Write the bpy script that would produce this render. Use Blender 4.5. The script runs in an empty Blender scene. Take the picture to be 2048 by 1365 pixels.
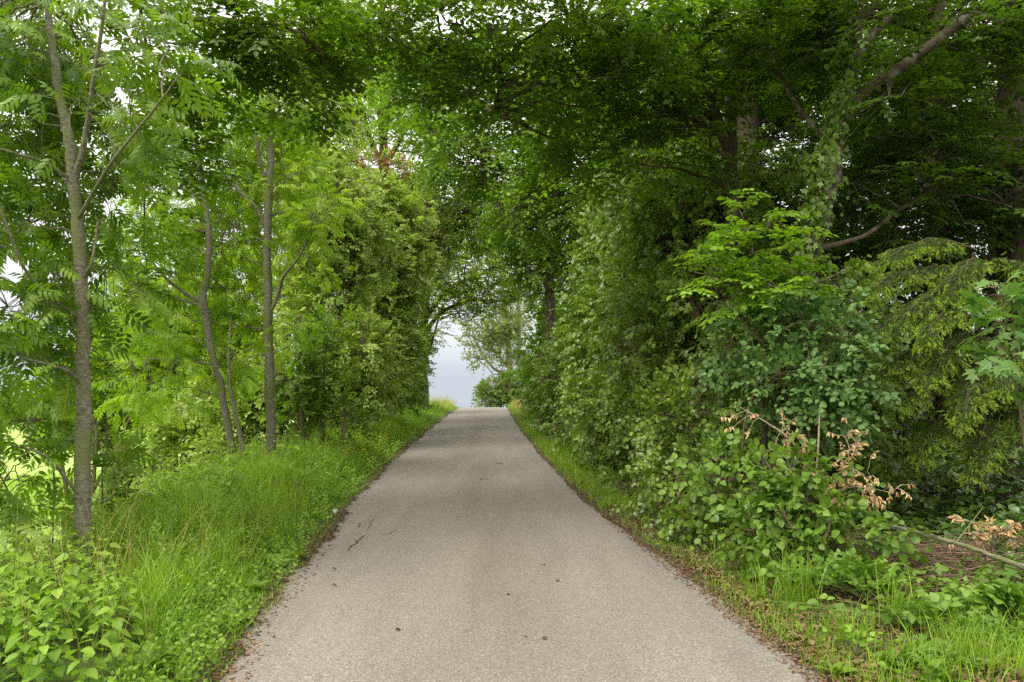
import bpy, math, time, zlib
import numpy as np
from mathutils import Vector

SC = bpy.context.scene
COL = SC.collection
F, CX, CY, HOR, EYE = 1593.0, 1024.0, 682.5, 815.0, 1.57      # focal length in photograph pixels, eye height
PITCH = math.atan((HOR - CY) / F)
CP, SP = math.cos(PITCH), math.sin(PITCH)
R = math.radians
A = np.array
_seed = [1]


def rng_new(s=None):
    if isinstance(s, str):
        return np.random.default_rng(zlib.crc32(s.encode()))
    _seed[0] += 1
    return np.random.default_rng(_seed[0] * 7919 if s is None else s)


def P(x, y, Y):
    """a point seen at photograph pixel x, y when it stands Y metres ahead"""
    dx, dy = (x - CX) / F, (CY - y) / F
    k = Y / (CP - dy * SP)
    return A([dx * k, Y, EYE + (SP + dy * CP) * k])


# ------------------------------------------------------------------ terrain
_cy = A([-60, 0, 4.18, 5.8, 7.5, 10.7, 13, 17.5, 26.9, 40, 52, 60, 80, 120, 400])
_cx = A([5.6, 0.40, 0.06, -0.10, -0.27, -0.56, -0.70, -0.92, -1.25, -1.62, -1.86, -2.0, -2.2, -2.0, 2.0])
HALF = 1.53


def road_x(Y):
    return np.interp(Y, _cy, _cx)


def road_z(Y):
    Y = np.asarray(Y, float)
    u = np.clip(Y - 48.8, 0, 12)
    return 0.0301 * Y - 0.0026 * u * u - np.clip(Y - 60.8, 0, 80) * 0.066 - np.clip(Y - 140.8, 0, 1e9) * 0.0301


def sstep(a, b, x):
    t = np.clip((x - a) / (b - a), 0, 1)
    return t * t * (3 - 2 * t)


def wob(x, y, s=1.0):
    return (np.sin(x * 1.7 * s + 0.3) * np.cos(y * 1.3 * s + 1.1) + 0.5 * np.sin(x * 3.9 * s + y * 2.7 * s)) * 0.5


def ground(X, Y):
    X, Y = np.asarray(X, float), np.asarray(Y, float)
    d = X - road_x(Y)
    b = road_z(Y)
    l = -d - HALF
    r = d - HALF
    berm = 0.10 * sstep(0.1, 0.9, l)
    field = -1.0 - 0.010 * np.clip(Y, 0, 80)
    fl = sstep(1.3 + 0.10 * np.clip(Y - 8, 0, 40), 5.5 + 0.16 * np.clip(Y - 8, 0, 60), l)
    fl = fl * (1 - sstep(60, 110, Y))
    zl = (b + berm) * (1 - fl) + field * fl
    bank = 0.75 * sstep(2.2, 6.0, r) + 0.8 * sstep(5, 12, r)
    zr = b + 0.03 * sstep(0.2, 0.8, r) + bank * (1 - sstep(50, 80, Y))
    z = np.where(d < 0, zl, zr)
    z = z + 0.03 * wob(X, Y) * sstep(0.2, 0.9, np.maximum(l, r))
    return z - 0.012 * (np.abs(d) < HALF)


def gpt(X, Y, dz=0.0):
    return A([X, Y, float(ground(X, Y)) + dz])


# ------------------------------------------------------------------ mesh plumbing
class MB:
    """collects triangles and quads, then links them as ONE mesh object"""

    def __init__(self):
        self.v, self.f, self.m, self.a, self.n = [], [], [], [], 0
        self.sm = []

    def add(self, v, f, mat=0, att=None, smooth=False):
        if len(v) == 0 or len(f) == 0:
            return
        v = np.asarray(v, np.float32).reshape(-1, 3)
        f = np.asarray(f, np.int64)
        self.v.append(v)
        self.f.append(f + self.n)
        self.m.append(np.full(len(f), mat, np.int32))
        self.a.append(np.full(len(f), 0.5, np.float32) if att is None else np.broadcast_to(np.asarray(att, np.float32), (len(f),)))
        self.sm.append(np.full(len(f), smooth, bool))
        self.n += len(v)

    def data(self, name, mats):
        me = bpy.data.meshes.new(name)
        v = np.concatenate(self.v)
        loops = np.concatenate([f.ravel() for f in self.f]).astype(np.int32)
        tot = np.concatenate([np.full(len(f), f.shape[1], np.int32) for f in self.f])
        st = np.concatenate([[0], np.cumsum(tot)[:-1]]).astype(np.int32)
        me.vertices.add(len(v))
        me.vertices.foreach_set('co', v.ravel())
        me.loops.add(len(loops))
        me.polygons.add(len(tot))
        me.polygons.foreach_set('loop_start', st)
        me.loops.foreach_set('vertex_index', loops)
        me.polygons.foreach_set('material_index', np.concatenate(self.m))
        me.polygons.foreach_set('use_smooth', np.concatenate(self.sm))
        at = me.attributes.new('v', 'FLOAT', 'FACE')
        at.data.foreach_set('value', np.ascontiguousarray(np.concatenate(self.a)))
        for m in (mats if isinstance(mats, (list, tuple)) else [mats]):
            me.materials.append(m)
        me.update(calc_edges=True)
        return me

    def build(self, name, mats, parent=None):
        o = bpy.data.objects.new(name, self.data(name, mats))
        COL.objects.link(o)
        if parent is not None:
            o.parent = parent
            o.matrix_parent_inverse.identity()
            o.location = -Vector(parent.location)
        return o


def tag(o, label=None, cat=None, group=None, kind=None):
    for k, v in (('label', label), ('category', cat), ('group', group), ('kind', kind)):
        if v:
            o[k] = v
    return o


def empty(name, loc, label, cat, group=None):
    o = bpy.data.objects.new(name, None)
    o.location = Vector(loc)
    o.empty_display_size = 0.2
    COL.objects.link(o)
    return tag(o, label, cat, group)


def nrm(a):
    return a / np.maximum(np.linalg.norm(a, axis=-1, keepdims=True), 1e-9)


def tubes(mb, pts, rad, sides=5, mat=0, att=None, smooth=True):
    """pts N,K,3 polylines and rad N,K: round tapering tubes"""
    pts = np.asarray(pts, float)
    if pts.ndim == 2:
        pts = pts[None]
    N, K, _ = pts.shape
    rad = np.broadcast_to(np.asarray(rad, float), (N, K))
    T = np.gradient(pts, axis=1)
    T = nrm(T)
    ref = np.where(np.abs(T[:, :1, 2:3]) > 0.85, A([1.0, 0.13, 0]), A([0.0, 0.11, 1.0]))
    U = nrm(np.cross(T, np.broadcast_to(ref, T.shape)))
    W = np.cross(T, U)
    an = np.arange(sides) * 2 * math.pi / sides
    V = pts[:, :, None] + rad[:, :, None, None] * (np.cos(an)[None, None, :, None] * U[:, :, None] + np.sin(an)[None, None, :, None] * W[:, :, None])
    idx = np.arange(N * K * sides).reshape(N, K, sides)
    a, b = idx[:, :-1], idx[:, 1:]
    q = np.stack([a, np.roll(a, -1, 2), np.roll(b, -1, 2), b], -1).reshape(-1, 4)
    if att is not None and np.ndim(att):
        att = np.repeat(att, (K - 1) * sides)
    mb.add(V.reshape(-1, 3), q, mat, att, smooth)
    if sides > 3:
        cap = idx[:, -1]
        mb.add(V.reshape(-1, 3)[cap.ravel()], np.arange(N * sides).reshape(N, sides), mat, None)


def spline(pts, rad, n):
    """Catmull-Rom through pts, resampled to n points"""
    pts = np.asarray(pts, float)
    rad = np.asarray(rad, float)
    if len(rad) != len(pts):
        rad = np.interp(np.linspace(0, 1, len(pts)), np.linspace(0, 1, len(rad)), rad)
    k = len(pts)
    e = np.vstack([2 * pts[0] - pts[1], pts, 2 * pts[-1] - pts[-2]])
    s = np.linspace(0, k - 1 - 1e-6, n)
    i = s.astype(int)
    t = (s - i)[:, None]
    p0, p1, p2, p3 = e[i], e[i + 1], e[i + 2], e[i + 3]
    q = 0.5 * (2 * p1 + (p2 - p0) * t + (2 * p0 - 5 * p1 + 4 * p2 - p3) * t ** 2 + (3 * p1 - p0 - 3 * p2 + p3) * t ** 3)
    return q, np.interp(s, np.arange(k), rad)


# ------------------------------------------------------------------ leaf templates: unit length along +x, face up +z
def ovate(stations, w, fold=0.12, curl=0.12, teeth=0.0, peak=0.42):
    v, f = [(0, 0, 0)], []
    prev = None
    ts = np.linspace(0, 1, stations + 2)[1:-1]
    for i, t in enumerate(ts):
        tt = t ** (math.log(0.5) / math.log(peak))
        ww = w * math.sin(math.pi * tt) ** 0.85
        back = 0.0
        if teeth:
            ww *= 1 + (teeth if i % 2 == 0 else -teeth * 0.6)
        z = -curl * t * t
        n = len(v)
        v += [(t, 0, z), (t - back, ww, z + fold * ww * 2), (t - back, -ww, z + fold * ww * 2)]
        if prev is None:
            f += [(0, n, n + 1), (0, n + 2, n)]
        else:
            p = prev
            f += [(p, n, n + 1), (p, n + 1, p + 1), (p, p + 2, n + 2), (p, n + 2, n)]
        prev = n
    n = len(v)
    v.append((1, 0, -curl))
    f += [(prev, n, prev + 1), (prev, prev + 2, n)]
    return A(v, float), A(f)


def rhomb(w, curl=0.1, fold=0.1):
    v = [(0, 0, 0), (0.30, w * 0.9, fold * w), (0.30, -w * 0.9, fold * w), (0.62, w * 0.8, fold * w - curl * 0.4), (0.62, -w * 0.8, fold * w - curl * 0.4), (1, 0, -curl)]
    f = [(0, 2, 1), (1, 2, 4), (1, 4, 3), (3, 4, 5)]
    return A(v, float), A(f)


def diamond(w, fold=0.15):
    return A([(0, 0, 0), (0.42, w, fold * w * 2), (1, 0, -0.08), (0.42, -w, fold * w * 2)], float), A([(0, 2, 1), (0, 3, 2)])


def xf(t, loc, ang, sc, tilt=0.0):
    v = t[0] * sc
    c, s = math.cos(tilt), math.sin(tilt)
    v = np.stack([v[:, 0] * c + v[:, 2] * s, v[:, 1], -v[:, 0] * s + v[:, 2] * c], 1)
    c, s = math.cos(ang), math.sin(ang)
    return np.stack([v[:, 0] * c - v[:, 1] * s, v[:, 0] * s + v[:, 1] * c, v[:, 2]], 1) + A(loc), t[1]


def join(parts):
    v, f, n = [], [], 0
    for a, b in parts:
        v.append(a)
        f.append(b + n)
        n += len(a)
    return np.concatenate(v), np.concatenate(f)


def pinnate(pairs=4, lw=0.17, ll=0.36, droop=0.25):
    parts = [(A([(0, 0.006, 0), (0, -0.006, 0), (0.7, 0, -droop * 0.45)]), A([(0, 1, 2)]))]
    for i in range(pairs):
        t = 0.22 + 0.5 * i / (pairs - 1)
        L = ll * (0.85 + 0.25 * math.sin(math.pi * (i + 1) / (pairs + 1)))
        for s in (1, -1):
            parts.append(xf(rhomb(lw, 0.22), (t, 0, -droop * t * t * 0.9), s * R(58 - 5 * i), L, 0.28 + 0.1 * (i % 2)))
    parts.append(xf(rhomb(lw, 0.2), (0.7, 0, -droop * 0.45), 0, ll * 0.95, 0.3))
    return join(parts)


def palmate(lobes, inner, serr=False):
    """lobes: (angle deg, length) list; the stalk joins at the origin, blade centre at 0.35"""
    out = []
    for i, (a, l) in enumerate(lobes):
        if i:
            am = (lobes[i - 1][0] + a) / 2
            out.append((am, inner))
        if serr:
            out += [(a - 11, l * 0.68), (a - 6, l * 0.86), (a, l), (a + 6, l * 0.86), (a + 11, l * 0.68)]
        else:
            out.append((a, l))
    v = [(0.3, 0, 0)]
    for a, l in out:
        v.append((0.3 + l * math.cos(R(a)), l * math.sin(R(a)), 0.04 - 0.16 * l * l))
    v.append((0.0, 0, 0.02))
    n = len(v)
    f = [(0, i, i + 1) for i in range(1, n - 1)] + [(0, n - 1, 1)]
    return A(v, float), A(f)


def trifol():
    o = ovate(5, 0.36, 0.1, 0.15, 0.10)
    return join([xf(o, (0.38, 0, 0), 0, 0.62), xf(o, (0.34, 0, 0), R(80), 0.52, 0.15), xf(o, (0.34, 0, 0), R(-80), 0.52, 0.15),
                 (A([(0, 0.01, 0), (0, -0.01, 0), (0.4, 0, 0)]), A([(0, 1, 2)]))])


T_PIN = pinnate()
T_PINS = pinnate(5, 0.15, 0.30, 0.3)
T_OV = ovate(2, 0.30)
T_OVW = ovate(3, 0.40, 0.10, 0.14, 0.0, 0.40)
T_RH = rhomb(0.30)
T_DI = diamond(0.30)
T_DIW = diamond(0.38)
T_IVY = palmate([(-150, .36), (-62, .5), (0, .68), (62, .5), (150, .36)], .30)
T_SYC = palmate([(-128, .40), (-58, .62), (0, .72), (58, .62), (128, .40)], .33, True)
T_NET = ovate(9, 0.33, 0.10, 0.22, 0.13, 0.34)
T_TRI = trifol()
T_DRY = ovate(3, 0.24, 0.55, 0.45, 0.05)
T_DOCK = ovate(6, 0.24, 0.10, 0.30, 0.03, 0.5)


def scatter(mb, tmpl, pos, ax, nz, sc, mat=0, att=None):
    tv, tf = tmpl
    N = len(pos)
    if N == 0:
        return
    ax = nrm(ax)
    nz = nrm(nz - (nz * ax).sum(1, keepdims=True) * ax)
    ay = np.cross(nz, ax)
    sc = np.broadcast_to(np.asarray(sc, float), (N,))
    M = np.stack([ax, ay, nz], 1) * sc[:, None, None]
    V = np.einsum('vk,nkj->nvj', tv, M) + pos[:, None]
    Fc = tf[None] + (np.arange(N) * len(tv))[:, None, None]
    att = None if att is None else np.repeat(att, len(tf))
    mb.add(V.reshape(-1, 3), Fc.reshape(-1, tf.shape[1]), mat, att)


def noise3(rng, p, scale):
    out = 0
    for k in range(5):
        q = rng.normal(size=3) * (1.0 + 0.5 * k) / scale
        out = out + np.sin(p @ q * 2.2 + rng.uniform(0, 6.28))
    return out / 2.2


def sub_lobes(rng, lobes, k, f=0.45):
    out = []
    for c, r in lobes:
        out.append((c, A(r) * 0.82))
        for _ in range(k):
            d = nrm(rng.normal(size=3))
            q = rng.uniform(.75, 1.35)
            out.append((c + d * r * 0.78, A(r) * f * q))
    return out


def in_lobes(rng, lobes, n, shell=0.5, clump=0.7, cscale=0.8):
    """spray bases inside ellipsoids (centre, radii); biased to the outside, thinned by a clumping noise"""
    vol = A([r[0] * r[1] * r[2] for c, r in lobes]) ** 0.75
    cnt = rng.multinomial(int(n * 2.2), vol / vol.sum())
    ps, cs = [], []
    for (c, r), k in zip(lobes, cnt):
        d = nrm(rng.normal(size=(k, 3)))
        q = rng.uniform(0, 1, (k, 1)) ** (1 / 3 * (1 - shell) + 0.10 * shell)
        ps.append(c + d * q * r)
        cs.append(np.repeat(A(c)[None], k, 0))
    p, c = np.concatenate(ps), np.concatenate(cs)
    s = noise3(rng, p, cscale) * clump + rng.normal(size=len(p)) * 0.45
    keep = np.argsort(-s)[:n]
    return p[keep], c[keep]


def sprays(rng, mb, base, dirs, L, K, tmpl, leaf, flat=0.6, droop=0.15, ang=55, jit=0.35, lmat=0, tmat=1, twig=0.004, hang=0.0, ljit=0.25, tone=0.25, prune=None):
    """K leaves set alternately along each twig; twigs are thin tubes"""
    N = len(base)
    if N == 0:
        return
    L = np.broadcast_to(np.asarray(L, float), (N,))[:, None, None]
    up = A([0, 0, 1.0])
    d = nrm(dirs)[:, None]
    t = np.linspace(0, 1, 4)[None, :, None]
    tw = base[:, None] + d * L * t - up * (droop * L * t * t)
    tubes(mb, tw, np.linspace(1, 0.35, 4)[None] * twig, 3, tmat)
    t = ((np.arange(K)[None] + 0.6 + rng.uniform(-.35, .35, (N, K))) / K).clip(0.08, 1)[..., None]
    pos = base[:, None] + d * L * t - up * (droop * L * t * t)
    T = nrm(d - up * (2 * droop * t))
    n0 = nrm(up * flat + nrm(rng.normal(size=(N, 1, 3))) * (1 - flat))
    n0 = np.broadcast_to(n0, T.shape)
    n0 = nrm(n0 - (n0 * T).sum(-1, keepdims=True) * T + 1e-4)
    S = np.cross(n0, T) * np.where(np.arange(K) % 2 == 0, 1, -1)[None, :, None]
    a = np.full((N, K, 1), R(ang))
    a[:, -1] = R(8)
    a = a + rng.normal(size=(N, K, 1)) * 0.2
    ax = T * np.cos(a) + S * np.sin(a) + rng.normal(size=(N, K, 3)) * jit * 0.5 - up * hang
    nz = n0 + rng.normal(size=(N, K, 3)) * jit
    sc = leaf * rng.uniform(1 - ljit, 1 + ljit, (N, K)) * np.where(t[..., 0] > 0.85, 0.8, 1)
    tn = np.clip(0.5 + rng.normal(size=(N, 1)) * tone + rng.normal(size=(N, K)) * 0.16, 0, 1)
    pos, ax, nz, sc, tn = pos.reshape(-1, 3), ax.reshape(-1, 3), nz.reshape(-1, 3), sc.ravel(), tn.ravel()
    if prune:            # few leaves on the lane side of the stem, where it has been kept clear
        path, wd, z0, z1, share = prune
        mid = pos + nrm(ax) * sc[:, None] * .5
        k = np.argsort(path[:, 2])
        px, py = np.interp(mid[:, 2], path[k, 2], path[k, 0]), np.interp(mid[:, 2], path[k, 2], path[k, 1])
        v = np.stack([px, py], 1)
        v = v / np.linalg.norm(v, axis=1, keepdims=True)
        rx, ry = mid[:, 0] - px, mid[:, 1] - py
        side = np.abs(rx * v[:, 1] - ry * v[:, 0])
        front = rx * v[:, 0] + ry * v[:, 1] < .12
        bad = front & (side < wd) & (mid[:, 2] > z0) & (mid[:, 2] < z1) & (rng.uniform(0, 1, len(mid)) < share)
        pos, ax, nz, sc, tn = pos[~bad], ax[~bad], nz[~bad], sc[~bad], tn[~bad]
    scatter(mb, tmpl, pos, ax, nz, sc, lmat, tn)


def fan(rng, base, dirs, L, n, spread=50):
    """side twigs fanning out in a flat plane from a leading twig"""
    N = len(base)
    d = nrm(dirs)
    side = nrm(np.cross(d, A([0, 0, 1.0]) + rng.normal(size=(N, 3)) * 0.15))
    t = (np.arange(n) + 0.3) / n
    a = np.where(np.arange(n) % 2 == 0, 1, -1) * R(spread)
    a[-1] *= 0.1
    b = base[:, None] + d[:, None] * (np.asarray(L)[:, None, None] * t[None, :, None] * 0.75)
    dd = d[:, None] * np.cos(a)[None, :, None] + side[:, None] * np.sin(a)[None, :, None] + rng.normal(size=(N, n, 3)) * 0.1
    ll = np.asarray(L)[:, None] * (0.75 - 0.35 * t)[None] * rng.uniform(.8, 1.2, (N, n))
    return b.reshape(-1, 3), dd.reshape(-1, 3), ll.ravel()


def branches(rng, mb, nodes, tips, r0, r1, sides=4, sag=0.15, mat=0, wig=0.06, lift=0.3):
    """each tip is joined to the nearest node by a curved tapering branch; returns the new nodes"""
    if len(tips) == 0:
        return nodes
    nodes = np.asarray(nodes)
    D = np.linalg.norm(tips[:, None] - nodes[None], axis=2) + np.clip(nodes[None, :, 2] - tips[:, None, 2] + 0.1, 0, 9) * 0.8
    n = nodes[D.argmin(1)]
    t = np.linspace(0, 1, 7)[None, :, None]
    dist = np.linalg.norm(tips - n, axis=1)[:, None, None]
    mid = (n + tips)[:, None] / 2 + A([0, 0, 1.0]) * dist * sag
    c = (1 - t) ** 2 * n[:, None] + 2 * t * (1 - t) * mid + t ** 2 * tips[:, None]
    w = rng.normal(size=c.shape) * wig * dist * np.sin(np.pi * t) * 0.5
    c = c + w
    rr = np.linspace(1, 0, 7)[None] * (r0 - r1) * np.clip(dist[:, :, 0], .3, 1.5) + r1
    tubes(mb, c, rr, sides, mat)
    return np.concatenate([nodes, c[:, 2:].reshape(-1, 3)])


# ------------------------------------------------------------------ materials
def mat_new(name):
    m = bpy.data.materials.new(name)
    m.use_nodes = True
    nt = m.node_tree
    nt.nodes.clear()
    out = nt.nodes.new('ShaderNodeOutputMaterial')
    return m, nt, out


def N_(nt, t, **kw):
    n = nt.nodes.new(t)
    for k, v in kw.items():
        setattr(n, k, v)
    return n


GAIN = (1.30, 1.18, 0.75)


def leaf_mat(name, dark, light, trans=0.4, rough=0.45, spec=0.35, tcol=(1.25, 1.35, 0.55)):
    dark, light = [tuple(min(0.9, c * g) for c, g in zip(q, GAIN)) for q in (dark, light)]
    m, nt, out = mat_new(name)
    at = N_(nt, 'ShaderNodeAttribute', attribute_name='v')
    mix = N_(nt, 'ShaderNodeMix', data_type='RGBA')
    mix.inputs['A'].default_value = (*dark, 1)
    mix.inputs['B'].default_value = (*light, 1)
    nt.links.new(at.outputs['Fac'], mix.inputs['Factor'])
    col = mix.outputs['Result']
    b = N_(nt, 'ShaderNodeBsdfPrincipled')
    b.inputs['Roughness'].default_value = rough
    b.inputs['Specular IOR Level'].default_value = spec
    nt.links.new(col, b.inputs['Base Color'])
    tr = N_(nt, 'ShaderNodeBsdfTranslucent')
    mu = N_(nt, 'ShaderNodeMix', data_type='RGBA', blend_type='MULTIPLY')
    mu.inputs['Factor'].default_value = 1
    mu.inputs['B'].default_value = (*tcol, 1)
    nt.links.new(col, mu.inputs['A'])
    nt.links.new(mu.outputs['Result'], tr.inputs['Color'])
    ms = N_(nt, 'ShaderNodeMixShader')
    ms.inputs[0].default_value = trans
    nt.links.new(b.outputs[0], ms.inputs[1])
    nt.links.new(tr.outputs[0], ms.inputs[2])
    nt.links.new(ms.outputs[0], out.inputs['Surface'])
    return m


def noisy_mat(name, c1, c2, scale=(20, 20, 6), rough=0.9, bump=0.4, c3=None, s3=2.5, detail=6):
    """two colours broken up by noise in object space, a third in large patches"""
    m, nt, out = mat_new(name)
    tc = N_(nt, 'ShaderNodeTexCoord')
    mp = N_(nt, 'ShaderNodeMapping')
    mp.inputs['Scale'].default_value = scale
    nt.links.new(tc.outputs['Object'], mp.inputs['Vector'])
    no = N_(nt, 'ShaderNodeTexNoise')
    no.inputs['Scale'].default_value = 1
    no.inputs['Detail'].default_value = detail
    no.inputs['Roughness'].default_value = 0.65
    nt.links.new(mp.outputs[0], no.inputs['Vector'])
    rp = N_(nt, 'ShaderNodeValToRGB')
    rp.color_ramp.elements[0].position = 0.35
    rp.color_ramp.elements[1].position = 0.68
    rp.color_ramp.elements[0].color = (*c1, 1)
    rp.color_ramp.elements[1].color = (*c2, 1)
    nt.links.new(no.outputs['Fac'], rp.inputs[0])
    col = rp.outputs['Color']
    if c3:
        n2 = N_(nt, 'ShaderNodeTexNoise')
        n2.inputs['Scale'].default_value = s3
        n2.inputs['Detail'].default_value = 5
        nt.links.new(tc.outputs['Object'], n2.inputs['Vector'])
        r2 = N_(nt, 'ShaderNodeValToRGB')
        r2.color_ramp.elements[0].position = 0.5
        r2.color_ramp.elements[1].position = 0.62
        nt.links.new(n2.outputs['Fac'], r2.inputs[0])
        mx = N_(nt, 'ShaderNodeMix', data_type='RGBA')
        nt.links.new(r2.outputs['Color'], mx.inputs['Factor'])
        nt.links.new(col, mx.inputs['A'])
        mx.inputs['B'].default_value = (*c3, 1)
        col = mx.outputs['Result']
    b = N_(nt, 'ShaderNodeBsdfPrincipled')
    b.inputs['Roughness'].default_value = rough
    b.inputs['Specular IOR Level'].default_value = 0.25
    nt.links.new(col, b.inputs['Base Color'])
    if bump:
        bp = N_(nt, 'ShaderNodeBump')
        bp.inputs['Strength'].default_value = bump
        bp.inputs['Distance'].default_value = 0.02
        nt.links.new(no.outputs['Fac'], bp.inputs['Height'])
        nt.links.new(bp.outputs[0], b.inputs['Normal'])
    nt.links.new(b.outputs[0], out.inputs['Surface'])
    return m


M = {}
M['ash'] = leaf_mat('ash_leaf', (0.052, 0.118, 0.010), (0.165, 0.28, 0.034), 0.43, 0.40, 0.32)
M['ash_light'] = leaf_mat('light_ash_leaf', (0.10, 0.20, 0.013), (0.26, 0.40, 0.045), 0.48, 0.42, 0.28)
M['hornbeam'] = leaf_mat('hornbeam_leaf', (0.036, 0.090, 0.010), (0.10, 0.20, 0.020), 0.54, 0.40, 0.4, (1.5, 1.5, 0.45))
M['wood'] = leaf_mat('shade_painted_leaf', (0.020, 0.055, 0.008), (0.065, 0.14, 0.016), 0.42, 0.40, 0.4, (1.4, 1.5, 0.45))  # leaf green darkened to paint in the deep shade of the right wood
M['hornbeam_young'] = leaf_mat('young_hornbeam_leaf', (0.075, 0.17, 0.012), (0.16, 0.30, 0.025), 0.42, 0.42, 0.35)
M['maple'] = leaf_mat('field_maple_leaf', (0.115, 0.20, 0.04), (0.31, 0.43, 0.15), 0.38, 0.5, 0.4)
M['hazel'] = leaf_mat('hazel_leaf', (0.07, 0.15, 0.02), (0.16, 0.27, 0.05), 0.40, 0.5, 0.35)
M['ivy'] = leaf_mat('ivy_leaf', (0.022, 0.06, 0.014), (0.075, 0.15, 0.028), 0.20, 0.27, 0.5)
M['hedge'] = leaf_mat('hedge_leaf', (0.055, 0.125, 0.018), (0.18, 0.285, 0.06), 0.33, 0.33, 0.5)
M['honey'] = leaf_mat('honeysuckle_leaf', (0.038, 0.10, 0.030), (0.092, 0.19, 0.062), 0.28, 0.5, 0.35, (1.1, 1.25, 0.7))
M['syc'] = leaf_mat('sycamore_leaf', (0.06, 0.145, 0.045), (0.12, 0.235, 0.08), 0.35, 0.45, 0.35)
M['bramble'] = leaf_mat('bramble_leaf', (0.06, 0.14, 0.022), (0.14, 0.25, 0.05), 0.35, 0.45, 0.35)
M['nettle'] = leaf_mat('nettle_leaf', (0.095, 0.20, 0.025), (0.21, 0.36, 0.06), 0.40, 0.5, 0.3)
M['grass'] = leaf_mat('grass_blade', (0.075, 0.18, 0.014), (0.24, 0.40, 0.055), 0.42, 0.42, 0.35)
M['straw'] = leaf_mat('dry_grass', (0.22, 0.22, 0.09), (0.38, 0.36, 0.18), 0.4, 0.5, 0.3, (1.1, 1.05, 0.8))
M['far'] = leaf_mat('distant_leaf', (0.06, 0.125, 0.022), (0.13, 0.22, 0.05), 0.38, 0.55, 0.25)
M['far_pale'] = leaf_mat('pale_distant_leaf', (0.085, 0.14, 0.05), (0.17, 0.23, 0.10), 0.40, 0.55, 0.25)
M['red'] = leaf_mat('reddish_fruit', (0.15, 0.075, 0.035), (0.30, 0.16, 0.08), 0.3, 0.5, 0.3, (1.1, 0.9, 0.6))
M['brown'] = leaf_mat('dead_leaf', (0.25, 0.18, 0.115), (0.52, 0.40, 0.31), 0.2, 0.6, 0.2, (1.1, 0.95, 0.75))
M['litter'] = leaf_mat('fallen_leaf', (0.06, 0.038, 0.028), (0.22, 0.155, 0.13), 0.1, 0.7, 0.2, (1, 0.9, 0.8))
M['needle'] = leaf_mat('spruce_needle', (0.032, 0.075, 0.012), (0.08, 0.15, 0.022), 0.15, 0.45, 0.35)
M['needle_new'] = leaf_mat('new_spruce_shoot', (0.13, 0.225, 0.03), (0.26, 0.38, 0.07), 0.35, 0.45, 0.3)
M['flower'] = leaf_mat('buttercup', (0.6, 0.42, 0.02), (0.8, 0.6, 0.04), 0.3, 0.5, 0.3, (1, 1, 0.6))
M['bark_ash'] = noisy_mat('ash_bark', (0.10, 0.092, 0.062), (0.27, 0.25, 0.18), (26, 26, 44), 0.9, 1.0, (0.15, 0.16, 0.065), 3.5)
M['bark_dark'] = noisy_mat('dark_bark', (0.045, 0.032, 0.022), (0.12, 0.085, 0.06), (30, 30, 5), 0.9, 0.6)
M['bark_horn'] = noisy_mat('hornbeam_bark', (0.045, 0.032, 0.021), (0.115, 0.085, 0.056), (16, 16, 5), 0.85, 0.6, (0.17, 0.155, 0.12), 6)
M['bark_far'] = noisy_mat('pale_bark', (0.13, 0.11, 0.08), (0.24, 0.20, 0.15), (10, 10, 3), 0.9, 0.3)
M['twig'] = noisy_mat('twig_bark', (0.08, 0.06, 0.035), (0.17, 0.13, 0.075), (30, 30, 30), 0.85, 0)
M['twig_green'] = noisy_mat('green_stem', (0.10, 0.15, 0.03), (0.17, 0.22, 0.06), (30, 30, 30), 0.7, 0)
M['twig_pale'] = noisy_mat('dry_twig', (0.22, 0.17, 0.11), (0.38, 0.31, 0.22), (30, 30, 30), 0.85, 0)
M['brush'] = noisy_mat('brush_twig', (0.10, 0.06, 0.04), (0.24, 0.16, 0.11), (30, 30, 30), 0.9, 0)


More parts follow.
